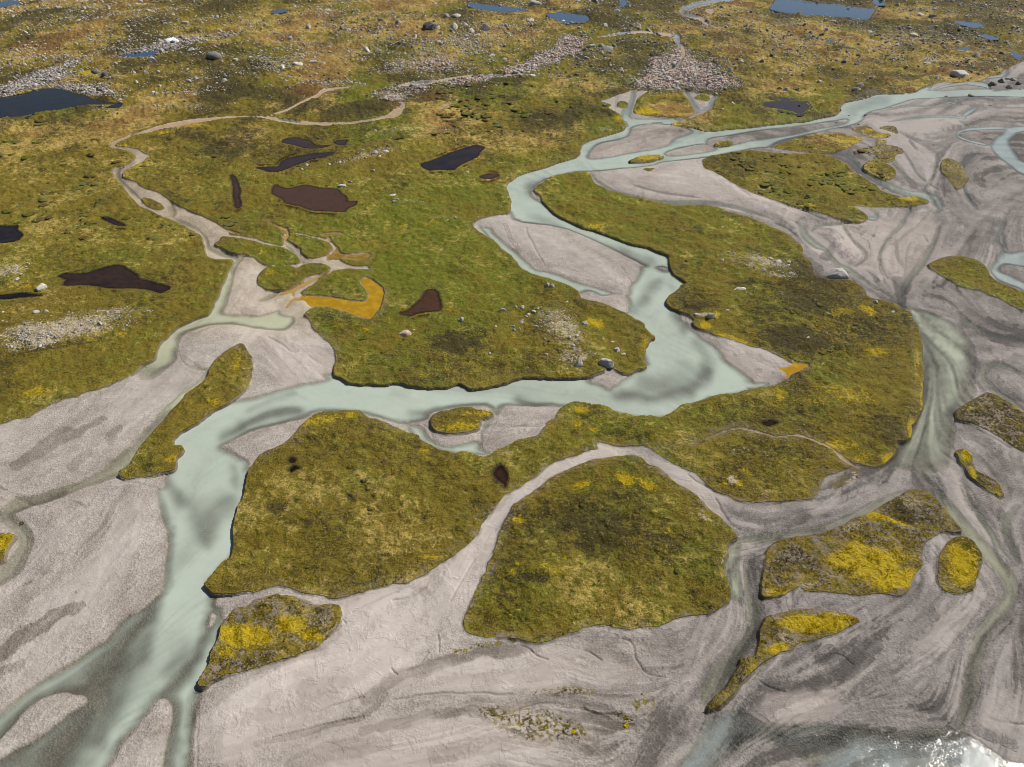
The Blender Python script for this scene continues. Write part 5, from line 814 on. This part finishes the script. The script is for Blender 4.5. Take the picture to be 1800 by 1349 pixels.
def put_boulder(u, v, wpx, tone, label, group, me=None, rz=None, sz=1.0, sy=1.0, name="boulder", sink=.10):
    wid = wpx * mpp(v) * (.85 if tone == 'dark' else 1.0); x, y = at(np.array([u]), np.array([v + wpx * .22]), 0.0); me = me or random.choice(PROTO[tone])
    o = bpy.data.objects.new(name, me); z = float(z_at(x, y)[0])
    o.location = (float(x[0]), float(y[0]), z - sink * wid); o.rotation_euler = (random.uniform(-.12, .12), random.uniform(-.12, .12), random.uniform(0, 6.28) if rz is None else rz)
    o.scale = (wid, wid * sy, wid * sz); COL.objects.link(o); return tag(o, label, "boulder", group)
# boulders that can be told apart: x, y, width, tone, label
NAMED = """1470 478 44 pale|long pale boulder with a dark shaded face, alone in the braids above the eastern island
1064 634 28 pale|large angular white and dark boulder at the tip of the knoll by the river bend
1018 640 15 pale|pointed white triangular boulder left of the large boulder on the river bend knoll
1300 503 27 pale|white topped slab with a dark hollow beneath on the eastern grass
1161 474 19 pink|flat pink rock awash in the pale river
712 580 27 pink|broken pinkish slab in the central meadow
809 559 16 pale|pale ridged boulder right of the triangular red brown pond
885 542 15 grey|rounded grey boulder with a dark side on the meadow above the stony knoll
691 340 20 pale|flat white slab on the meadow right of the red brown pond
615 318 13 grey|round grey boulder above a flat one on the western meadow
602 324 17 grey|flat grey slab leaning beside a round boulder on the western meadow
660 270 13 grey|grey boulder left of its pale neighbour on the straw coloured meadow rise
679 269 11 pale|pale boulder paired with a darker one on the straw coloured meadow rise
682 262 10 dark|dark flat stone behind the pair on the meadow rise
72 503 21 pale|pinkish white boulder alone near the black bog strip on the left
178 573 10 pale|small white pointed boulder on the pale rocky rise at the left
378 97 30 dark|long dark boulder on the golden moor above the western stream
170 121 20 dark|big dark boulder beside the yellow patch above the left lake
186 130 15 dark|smaller dark boulder just right of the big one by the yellow patch
755 43 36 dark|largest dark boulder cluster block on the top centre moor
853 48 24 dark|blocky dark boulder at the right end of the top centre boulder row
828 53 20 grey|grey block left of the blocky dark boulder in the top centre row
803 23 18 pale|pale rounded boulder just left of the narrow blue tarn
577 15 15 grey|tall grey boulder near the top edge left of the tarns
509 134 13 grey|grey pyramid boulder on the grass above the western feeder streams
640 147 9 pale|small pale boulder beside the gravelly feeder stream
525 110 20 pale|flat pale slab on the golden slope above the feeder streams
551 107 17 pale|pale slab just right of another flat slab on the golden slope
268 103 17 pale|pale boulder beside the narrow blue pool
284 90 10 pale|small pale block between the blue pool and the snow patch
990 38 8 grey|small grey boulder standing in the rounded blue tarn
1121 46 20 grey|large grey boulder on the bank above the bending moor stream
1139 50 17 grey|jagged grey boulder right of the large one above the moor stream
1096 68 11 dark|dark upright boulder alone inside the bend of the moor stream
1079 80 13 dark|dark boulder at the right of the mound top heap
1067 85 21 grey|biggest grey boulder of the heap on the mound
1147 92 11 dark|small dark boulder alone on the mound left of the boulder fan
1014 129 17 dark|dark hollow sided boulder on the grass left of the boulder fan
935 132 11 grey|grey boulder at the lower end of the stone band
1177 131 11 grey|pale grey boulder standing out inside the boulder fan
1062 183 11 dark|dark boulder on the sand left of the fan stream
1338 109 14 dark|dark boulder on the moor right of the boulder fan
1684 129 26 grey|largest grey boulder on the grass bank of the upper river at the right
1605 63 14 grey|tall grey boulder on the golden moor below the largest tarn
1505 155 16 grey|large grey boulder nearest the upper river on the right moor
1513 147 14 grey|grey boulder touching the large one near the upper river
1382 159 12 pale|pale boulder left on the moor above the purplish tarn
1402 152 11 dark|dark round boulder above the purplish tarn
1405 184 9 dark|dark stone standing in the purplish tarn
1745 144 18 dark|dark boulder at the left of the rocky river bend on the right edge
1491 14 9 dark|dark stone on the shore of the largest tarn
1492 198 11 dark|dark rock in the upper river at the turf corner
1663 165 11 dark|dark flat rock in the upper river at the right
971 663 9 grey|grey stone at the foot of the turf bank on the river bend
1207 457 8 dark|small dark stone on the turf edge east of the river bend
1084 614 13 pale|white stone slab above the large boulder on the knoll"""
TAKEN = []
for ln in NAMED.split("\n"):
    q, lab_ = ln.split("|"); u, v, wp, tone = q.split(); u, v, wp = float(u), float(v), float(wp)
    sz, sy = 1.0, 1.0
    if u == 1470: put_boulder(u, v - 2, wp, tone, lab_, None, rock_mesh("boulder", 905, 4, RM["pale"], sx=1, sy=.45, sz=.5, cuts=9, rough=.07), .05, 1.0, sink=.03)
    elif u == 1064: put_boulder(u, v, wp * 1.2, tone, lab_, None, rock_mesh("boulder", 917, 4, RM["pale"], sx=1, sy=.8, sz=.7, cuts=16, rough=.14), -.5, 1.1)
    elif u == 1018: put_boulder(u, v, wp, tone, lab_, None, rock_mesh("boulder", 931, 4, RM["pale"], sx=1, sy=.8, sz=.9, cuts=14), .4, 1.2)
    elif u == 1161: put_boulder(u, v, wp, tone, lab_, None, rock_mesh("boulder", 940, 3, RM["pink"], sx=1, sy=.8, sz=.22, cuts=8), .1, 1.0, sink=-.035)
    elif u == 1300: put_boulder(u, v, wp, tone, lab_, None, rock_mesh('boulder', 1311, 3, RM['pale'], sx=1, sy=.55, sz=.26, cuts=9, rough=.14), .25, 1.0)
    elif u in (712, 691, 602, 525, 551, 1300): put_boulder(u, v, wp, tone, lab_, None, rock_mesh("boulder", int(u), 3, RM[tone], sx=1, sy=.75, sz=.38, cuts=15, rough=.16), random.uniform(-.4, .4), 1.0)
    else: put_boulder(u, v, wp, tone, lab_, None)
    TAKEN.append((u, v, wp))
REST = """45 57 12 g|172 60 14 d|262 17 12 p|255 6 10 g|240 5 10 p|102 10 12 g|421 30 9 p|394 43 9 p|325 37 13 g|343 135 13 g|330 140 14 g|315 148 10 d|240 145 10 p|281 152 9 p|270 161 10 p|256 127 9 p|235 126 8 p|338 84 16 g|210 178 9 g|43 110 9 g|137 31 10 p|212 175 8 p|120 108 8 p|30 130 8 p|330 118 9 p|360 135 8 d|415 105 10 g|440 103 9 p|394 139 12 p|408 110 10 p|390 108 8 g|304 26 7 p|291 40 7 p|364 34 7 d|225 46 7 p|165 30 10 p|145 20 10 p|65 12 9 p|22 28 7 p|57 75 6 p
785 28 12 g|670 38 14 d|700 40 15 g|698 46 9 p|610 52 15 g|600 50 12 d|770 48 16 g|798 45 18 g|840 58 13 p|485 60 11 d|510 66 9 g|487 82 9 g|475 112 10 d|495 115 15 p|568 109 10 p|533 146 9 p|570 131 7 d|556 131 7 g|476 150 9 d|580 144 9 p|542 46 13 p|632 18 7 g|660 60 8 p|720 95 8 d|645 85 18 p|690 58 8 p|775 58 12 g|792 52 10 d|815 45 12 g|735 45 12 g|700 30 9 d|640 33 10 d|865 95 12 g|886 98 14 p|860 100 10 g|800 110 9 d|810 105 8 g|830 105 9 d|845 100 9 g|755 98 10 d|770 95 10 g|770 75 10 p|780 70 9 g|715 60 8 g|730 62 9 g|820 62 10 p
1040 80 15 g|1028 85 11 d|1021 93 13 d|1055 95 12 g|1090 90 10 d|1058 80 12 g|1070 94 13 d|1155 58 9 d|1183 60 7 d|963 65 11 p|1090 125 9 g|1073 113 8 g|1040 117 6 g|1262 119 11 g|1290 112 13 d|1303 109 12 g|1283 123 12 g|1273 128 11 d|1295 106 8 d|1343 119 9 d|1333 131 6 g|1287 183 9 g|1270 194 7 g|1270 8 15 g|1046 2 14 d|942 5 22 g|933 32 16 p|1222 152 11 g|1015 102 10 p|1030 101 9 g|1043 100 8 p|1063 43 14 p|1110 42 12 d|1150 55 10 d|1035 16 12 d|1085 16 14 p|1252 118 9 g|1160 132 9 d|1205 140 10 p|1190 145 9 g|1220 135 9 p|1200 112 9 p|1175 150 8 p
1453 53 9 p|1445 61 11 d|1414 44 8 d|1597 50 13 d|1527 58 9 g|1495 67 14 p|1577 76 11 p|1560 95 10 d|1510 97 12 d|1484 106 15 d|1507 110 13 d|1461 106 9 d|1488 92 8 d|1719 130 10 d|1647 137 9 p|1632 141 7 p|1490 152 9 p|1371 150 11 g|1770 75 10 g|1715 95 16 g|1748 103 15 g|1760 92 12 d|1740 92 10 d|1450 36 9 p|1472 40 7 d|1470 107 7 d|1442 136 8 d|1460 146 8 g|1410 131 8 d|1392 130 6 d|1625 47 8 d|1640 27 14 g|1618 22 16 p|1642 4 12 p|1513 4 12 d|1359 87 9 d|1356 96 10 d|1402 88 8 d|1578 8 10 p|1610 5 12 g|1630 110 16 p|1542 65 9 d|1568 62 8 d|1585 59 8 g|1532 72 9 p|1440 145 8 p
1760 141 15 d|1790 144 15 d|1720 145 9 d|1710 163 15 g|1699 161 10 d|1477 191 7 d|1511 178 7 d|1576 173 8 d|1567 170 5 d|1592 170 5 d|1519 200 6 d|1510 216 5 d|1522 199 6 d|1470 213 5 d|1438 211 5 d|1741 184 6 g|1775 150 12 g|1782 138 12 g|1795 152 10 d|1770 137 10 g
638 267 9 p|597 284 11 p|540 290 7 p|531 297 6 p|656 298 8 p|821 303 7 p|720 302 6 p|579 289 7 p|500 411 6 p|727 578 5 p|871 574 6 p|861 620 6 p|715 395 5 p|668 278 6 p
64 548 12 g|80 547 10 g|122 550 5 p|6 549 5 p|30 488 11 p|28 466 6 p|47 461 5 p|5 566 5 p|14 571 5 p|73 612 9 p|50 601 7 d|100 598 8 d|22 614 8 g|210 566 5 p
962 500 9 p|971 503 7 g|918 538 8 p|907 538 5 p|938 549 8 p|929 553 7 p|925 556 6 p|919 560 6 p|917 566 7 p|903 573 7 p|904 579 6 p|913 578 6 p|971 573 7 g|1028 566 8 g|1060 595 5 p|1077 598 6 p|1089 606 6 d|1096 621 7 p|997 648 4 p|1020 650 4 p|1007 612 8 p|1014 598 6 p|1010 632 8 p|1000 634 7 p
1269 400 6 p|1280 444 8 p|1290 445 8 g|1325 472 9 d|1340 475 9 g|1279 545 8 p|1367 458 18 p|1386 460 8 p|1381 469 6 p|1389 481 10 g|1455 552 7 p|1540 530 10 p|1570 545 9 p|1420 594 7 p|1453 584 6 p|1386 466 7 p|1353 453 10 p|1247 555 14 p|1225 553 10 p"""
REG = [("on the rocky moor around the left lake and snow patch", "boulders around the left lake"), ("among the boulder fields of the top centre moor", "boulders of the top centre moor"), ("beside the stream and boulder fan of the upper moor", "boulders by the moor stream"),
       ("on the golden moor at the top right", "boulders of the top right moor"), ("in the upper river at the right", "rocks in the upper river"), ("on the western meadow", "stones on the western meadow"), ("on the pale rocky rise near the left edge", "stones of the left rise"),
       ("on the stony knoll beside the river bend", "stones of the river bend knoll"), ("on the eastern grass island", "stones on the eastern grass island")]
TN = {"g": "grey", "d": "dark", "p": "pale"}
def size_word(wp): return "big" if wp >= 14 else ("middle sized" if wp >= 10 else "small")
def default_label(wp, tone, reg): return "%s %s boulder %s" % (size_word(wp), {"grey": "grey", "dark": "dark", "pale": "pale grey", "pink": "pinkish"}[tone], REG[reg][0])
for reg, blk in enumerate(REST.split("\n")):
    for rec in blk.split("|"):
        u, v, wp, t = rec.split(); u, v, wp = float(u), float(v), float(wp); tone = TN[t]
        put_boulder(u, v, wp * (1.25 if reg == 7 else 1.0), tone, default_label(wp, tone, reg), REG[reg][1]); TAKEN.append((u, v, wp))
def field(u, v): return float(bil(RUB, np.array([u]), np.array([v]))[0]), float(bil(SDG, np.array([u]), np.array([v]))[0]), float(bil(SDP, np.array([u]), np.array([v]))[0])
extra = 0
while len(TAKEN) < 300:
    u = random.uniform(0, 1790); v = random.uniform(3, 150 if u < 1000 else 120); r_, s_, p_ = field(u, v)
    if s_ < 1.5 or p_ > -3 or (random.random() > .25 + r_) or any(abs(u - a) < 10 and abs(v - b) < 6 for a, b, _ in TAKEN): continue
    wp = random.choice((6, 7, 7, 8, 9)); tone = random.choice(("pale", "grey", "grey", "dark")); reg = 0 if u < 480 else 1 if u < 950 else 2 if u < 1330 else 3
    put_boulder(u, v, wp, tone, default_label(wp, tone, reg), REG[reg][1]); TAKEN.append((u, v, wp))
# smaller stones past counting: one object
def stones_mesh():
    pr = [rock_shape(500 + i, 1, 1, .8, .65 + .1 * (i % 3), cuts=7) for i in range(7)]
    dens = RUB ** 1.2 * 1.0
    moor = sstep(175, 110, VV + .02 * (UU - 900)) * np.where(SDG > .5, 1, 0)
    dens = np.maximum(dens * (SDG > -.3), moor * (.022 + .14 * np.maximum(0, fbm(X / 26., Y / 40., 71, 3) - .48) * 4))
    dens = np.maximum(dens, .12 * np.clip(PALE, 0, 1) * (SDG > .4) * (VV < 680)); dens *= (SDP < -.6) & (VV > -90) & (UU > -180) & (UU < 1980)
    pq = dens.ravel() * np.where(VV.ravel() < 200, 1.0, .5); pq = pq / pq.sum()
    n = 38000; pick = rng.choice(NV * NU, n, replace=False, p=pq); vs = []; fs = []; mi = []; off = 0
    for t in pick:
        j, i = divmod(int(t), NU); u = U[i] + random.uniform(-.8, .8); v = V[j] + random.uniform(-.8, .8)
        wp = 1.6 + random.expovariate(1 / 1.15); wp = min(wp, 7.0) * (1.35 if RUB[j, i] > .6 else 1.0); wd = wp * MPX[j]
        x, y = ray_ground(u, v); z = Z[j, i]; a = random.uniform(0, 6.28); ca, sa = math.cos(a), math.sin(a); q, f = pr[random.randrange(7)]
        h = random.uniform(.7, 1.25); p_ = np.stack([(q[:, 0] * ca - q[:, 1] * sa) * wd + x, (q[:, 0] * sa + q[:, 1] * ca) * wd + y, q[:, 2] * wd * h + z - .12 * wd], 1)
        vs.append(p_); fs.append(np.array(f) + off); off += len(q); pk = RUB[j, i] * (u > 640)
        mi.append(np.full(len(f), (3 if random.random() < .55 else 0) if pk > .5 and random.random() < .8 else random.choice((0, 0, 1, 1, 2))))
    vs = np.concatenate(vs); fs = np.concatenate(fs); mi = np.concatenate(mi).astype(np.int32)
    me = bpy.data.meshes.new("scattered_stones"); me.vertices.add(len(vs)); me.vertices.foreach_set("co", vs.astype(np.float32).ravel())
    me.loops.add(len(fs) * 3); me.loops.foreach_set("vertex_index", fs.astype(np.int32).ravel()); me.polygons.add(len(fs)); me.polygons.foreach_set("loop_start", np.arange(0, len(fs) * 3, 3, dtype=np.int32))
    for t in ("pale", "grey", "dark", "pink"): me.materials.append(RM[t])
    me.polygons.foreach_set("material_index", mi); me.update(calc_edges=True)
    o = bpy.data.objects.new("scattered_stones", me); COL.objects.link(o); tag(o, "countless smaller stones of the boulder fields and rocky moor", "stones", kind="stuff")
stones_mesh()

# snow patch ------------------------------------------------------------------------------------------------------------
def snow():
    p = smooth(P("290,74 297,71.6 303,71.2 308,70.4 311,72.6 316,75.6 306,76.6 300,77.6 293,76.4"), 4); x, y = at(p[:, 0], p[:, 1]); cx, cy = x.mean(), y.mean(); n = len(x)
    z0 = float(z_at([cx], [cy])[0]); vs = []; fs = []
    for k, (s, h) in enumerate(((1.04, -.6), (1.0, .25), (.9, .8), (.6, 1.2), (.25, 1.4))):
        vs += [(cx + (a - cx) * s, cy + (b - cy) * s, z0 + h + .15 * math.sin(i * 1.7 + k)) for i, (a, b) in enumerate(zip(x, y))]
    for k in range(4):
        for i in range(n): fs.append((k * n + i, k * n + (i + 1) % n, (k + 1) * n + (i + 1) % n, (k + 1) * n + i))
    fs.append(tuple(range(4 * n, 5 * n))); me = bpy.data.meshes.new("snow_patch"); me.from_pydata(vs, [], fs); me.update(); g = G("old_snow")
    me.materials.append(g.done(g.princ(g.mix((.88, .90, .93), (.78, .79, .80), g.noise(.8, 3)), .6, g.bump(g.noise(1.0, 3), .4, .3), .3)))
    o = bpy.data.objects.new("snow_patch", me); COL.objects.link(o); tag(o, "small white leftover snow patch among the stones of the left moor", "snow patch")
snow()

# grasses ---------------------------------------------------------------------------------------------------------------
def blade_material():
    g = G("grass_blades"); a = g.n("ShaderNodeAttribute"); a.attribute_name = "tint"
    d = g.n("ShaderNodeBsdfDiffuse"); g.t.links.new(a.outputs["Color"], d.inputs[0]); t = g.n("ShaderNodeBsdfTranslucent"); g.t.links.new(a.outputs["Color"], t.inputs[0])
    m = g.n("ShaderNodeMixShader"); m.inputs[0].default_value = .4; g.t.links.new(d.outputs[0], m.inputs[1]); g.t.links.new(t.outputs[0], m.inputs[2]); return g.done(m.outputs[0])
BLADE = blade_material()
def blades(name, x, y, z, size, tint, nb=5, lean=.9, width=.16):
    n = len(x); r = np.random.default_rng(len(x)); a = r.uniform(0, 6.283, (n, nb)); off = r.uniform(0, .45, (n, nb)) * size[:, None]; b = r.uniform(0, 6.283, (n, nb))
    bx = x[:, None] + off * np.cos(b); by = y[:, None] + off * np.sin(b); h = size[:, None] * r.uniform(.55, 1.1, (n, nb)); wd = size[:, None] * width * r.uniform(.7, 1.4, (n, nb))
    px, py = -np.sin(a) * wd, np.cos(a) * wd; le = h * lean * r.uniform(.3, 1.2, (n, nb)); zz = np.repeat(z[:, None], nb, 1) - .06
    v = np.stack([np.stack([bx + px, by + py, zz], -1), np.stack([bx - px, by - py, zz], -1), np.stack([bx + np.cos(a) * le, by + np.sin(a) * le, zz + h * .75], -1)], 2).reshape(-1, 3)
    m = n * nb; me = bpy.data.meshes.new(name); me.vertices.add(m * 3); me.vertices.foreach_set("co", v.astype(np.float32).ravel()); me.loops.add(m * 3); me.loops.foreach_set("vertex_index", np.arange(m * 3, dtype=np.int32))
    me.polygons.add(m); me.polygons.foreach_set("loop_start", np.arange(0, m * 3, 3, dtype=np.int32)); me.update(calc_edges=True)
    t = np.repeat(tint, nb, 0) * r.uniform(.65, 1.4, (m, 1)); t = np.concatenate([t, np.ones((m, 1))], 1); q = me.attributes.new("tint", 'FLOAT_COLOR', 'POINT'); q.data.foreach_set("color", np.repeat(t, 3, 0).astype(np.float32).ravel())
    me.materials.append(BLADE); o = bpy.data.objects.new(name, me); COL.objects.link(o); return o
def turf_tint(j, i, r):
    n = len(j); g_, d_, k_, y_ = GREEN[j, i][:, None], DRY[j, i][:, None], np.clip(DARK + DRK, 0, 1)[j, i][:, None], YEL[j, i][:, None]
    q = r.random((n, 1)); base = np.where(q < .25 + .55 * d_, (.40, .30, .10), np.where(q < .55 + .4 * g_, (.15, .16, .016), (.17, .135, .022)))
    base = np.where(r.random((n, 1)) < .12 + .75 * k_, (.065, .052, .016), base); return np.where(r.random((n, 1)) < y_ * 1.1 - .1, (.42, .31, .008), base) * 1.05
r_ = np.random.default_rng(3)
dn = G0 & (SDG > .25) & (SDP < -.4) & (SPARSE < .5) & (VV < 1349) & (UU > -20) & (UU < 1820)
wt = dn * (sstep(360, 620, VV) * .8 + .2 * sstep(180, 360, VV)) * (1 - .8 * PALE)
wt = wt * (.35 + 1.3 * (fbm(X / 3.0, Y / 3.0, 81, 3) > .5))
pk = r_.choice(NV * NU, 80000, replace=False, p=(wt / wt.sum()).ravel()); j, i = np.divmod(pk, NU)
ux = U[i] + r_.uniform(-.8, .8, len(i)); vx = V[j] + r_.uniform(-.8, .8, len(i)); gx, gy = ray_ground(ux, vx)
tag(blades("grass", gx, gy, bil(Z, ux, vx), np.maximum(.26, 1.9 * MPX[j]) * r_.uniform(.6, 1.25, len(j)), turf_tint(j, i, r_), 4, 1.0), "tussocky grass and sedge covering the islands and meadow", "grass", kind="stuff")
sp = (SPARSE > .35) * (((owner == 0) & (SDW < -.3)) | (SDG > .1)) * np.where(owner == 0, .35, 1.0) * (fbm(X / 1.4, Y / 1.4, 83, 2) > .52) * (VV > 180)
pk = r_.choice(NV * NU, 9000, replace=False, p=(sp / sp.sum()).ravel()); j, i = np.divmod(pk, NU); ux, vx = U[i], V[j]; gx, gy = ray_ground(ux, vx)
tt = np.where(r_.random((len(j), 1)) < YEL[j, i][:, None] * 1.3, (.42, .31, .008), np.where(r_.random((len(j), 1)) < .5, (.13, .10, .03), (.20, .16, .05)))
tag(blades("dwarf_scrub", gx, gy, bil(Z, ux, vx), np.maximum(.28, 1.7 * MPX[j]) * r_.uniform(.6, 1.3, len(j)), tt, 5, .7, .25), "sparse low tufts and moss creeping over the gravel bars", "ground cover", kind="stuff")
def scrub():
    pr = []
    for i in range(6):
        v, f = ICO[2]; v = v.copy(); k = np.array([1 + .5 * mnoise.fractal(Vector(p * 1.8 + 40 + i * 3), .9, 2.1, 3) for p in v]); v = v * k[:, None]; v[:, 2] = np.maximum(v[:, 2], -.2) + .15; pr.append((v, f))
    wt = np.zeros((NV, NU), np.float32)
    for bx, by, rx, ry, s in ((860, 195, 150, 70, .45), (950, 180, 90, 50, .4), (1420, 315, 200, 60, .8), (220, 350, 260, 110, .2), (120, 260, 160, 60, .15), (1480, 560, 150, 100, .45), (1080, 960, 200, 140, .25), (650, 890, 220, 140, .2), (1330, 820, 160, 60, .3), (700, 600, 120, 60, .3), (300, 680, 160, 60, .3)):
        np.maximum(wt, s * (1 - sstep(.4, 1.2, np.hypot((UU - bx) / rx, (VV - by) / ry))), out=wt)
    wt *= G0 & (SDG > 1.2) & (SDP < -1.5) & (UU > -20) & (UU < 1820); wt *= fbm(X / 7., Y / 9., 131, 3) > .49
    pk = r_.choice(NV * NU, 1100, replace=False, p=(wt / wt.sum()).ravel()); vs = []; fs = []; mi = []; off = 0
    for t in pk:
        j, i = divmod(int(t), NU); x, y = ray_ground(U[i], V[j]); wd = MPX[j] * random.uniform(3.2, 8.5) * (1.2 if V[j] < 420 else .8); q, f = pr[random.randrange(6)]; a = random.uniform(0, 6.28); ca, sa = math.cos(a), math.sin(a); e = random.uniform(.6, 1.0)
        vs.append(np.stack([(q[:, 0] * ca - q[:, 1] * e * sa) * wd + x, (q[:, 0] * sa + q[:, 1] * e * ca) * wd + y, q[:, 2] * min(wd * .11, .26) + Z[j, i] - .1], 1)); fs.append(np.array(f) + off); off += len(q); mi.append(np.full(len(f), random.choice((0, 0, 1, 2))))
    vs = np.concatenate(vs); fs = np.concatenate(fs); me = bpy.data.meshes.new("willow_scrub"); me.vertices.add(len(vs)); me.vertices.foreach_set("co", vs.astype(np.float32).ravel())
    me.loops.add(len(fs) * 3); me.loops.foreach_set("vertex_index", fs.astype(np.int32).ravel()); me.polygons.add(len(fs)); me.polygons.foreach_set("loop_start", np.arange(0, len(fs) * 3, 3, dtype=np.int32)); me.polygons.foreach_set("use_smooth", np.ones(len(fs), bool))
    for nm, a, b in (("grey_willow", (.19, .185, .06), (.115, .115, .035)), ("green_willow", (.14, .15, .02), (.08, .085, .015)), ("brown_heath", (.17, .12, .04), (.095, .07, .025))):
        g = G(nm); n = g.noise(1.6, 4, .65); n2 = g.noise(6.0, 2); me.materials.append(g.done(g.princ(g.mix(a, b, g.lin(g.add(n, g.mul(g.add(n2, -.5), .7)), .40, .60)), .95, g.bump(g.add(n, n2), 1.0, .35), .1)))
    me.polygons.foreach_set("material_index", np.concatenate(mi).astype(np.int32)); me.update(calc_edges=True); o = bpy.data.objects.new("willow_scrub", me); COL.objects.link(o); tag(o, "low willow and heath scrub mottling the meadow and islands", "scrub", kind="stuff")
scrub()
CUSH = [(1101, 1277, 9, "y", "bright yellow tuft alone on the sand between dome island and lower edge"), (1101, 1263, 8, "o", "olive tuft directly behind the bright yellow one on the sand"), (1008, 1288, 8, "y", "yellow green tuft at the right end of the sparse vegetated sand strip"),
        (38, 916, 8, "o", "small dark olive tuft in the damp channel by the left edge"), (992, 983, 8, "l", "lime green cushion on the dome island, left of its neighbour"), (1022, 989, 7, "l", "lime green cushion on the dome island, right of its neighbour"), (911, 1077, 7, "l", "yellow lime cushion on the lower left of the dome island"), (897, 1084, 4, "l", "smallest lime cushion on the lower left of the dome island"), (972, 979, 7, "l", "dull lime cushion at the top of the dark hollow of the dome island"), (909, 998, 6, "l", "lime cushion near the left flank of the dome island"), (985, 1264, 5, "o", "olive tuft among the sparse sand vegetation"), (1128, 1222, 4, "o", "brown tuft at the right end of the thin tuft line on the sand")]
def moss_material(name, a, b):
    g = G(name); n = g.noise(5.0, 3, .6); n2 = g.noise(14.0, 2); c = g.mix(a, b, g.lin(g.add(n, g.mul(g.add(n2, -.5), .8)), .38, .62)); return g.done(g.princ(c, .95, g.bump(g.add(n, n2), 1.0, .08), .1))
MM = {"y": moss_material("yellow_moss", (.50, .40, .006), (.22, .17, .01)), "o": moss_material("olive_tuft", (.17, .135, .03), (.08, .065, .02)), "l": moss_material("lime_moss", (.36, .35, .012), (.22, .22, .012))}
for u, v, wp, t, lb in CUSH:
    x, y = at(np.array([u]), np.array([v]), -.3); R = wp * mpp(v) * .62; sd_i = int(u * 7 + v); vv_, ff_ = ICO[3]; vv_ = vv_.copy()
    k = np.array([1 + .45 * mnoise.fractal(Vector(p * 2.1 + sd_i), .9, 2.1, 4) for p in vv_]); vv_ = vv_ * k[:, None] * (R, R * .85, R * .42); vv_[:, 2] = np.maximum(vv_[:, 2], -.1 * R)
    nm = "moss_cushion" if t == "l" else "grass_tuft"; me = bpy.data.meshes.new(nm); me.from_pydata([tuple(p) for p in vv_], [], ff_); me.update(); me.materials.append(MM[t])
    o = bpy.data.objects.new(nm, me); o.location = (float(x[0]), float(y[0]), float(z_at(x, y)[0]) - .02); COL.objects.link(o); tag(o, lb, "tuft")
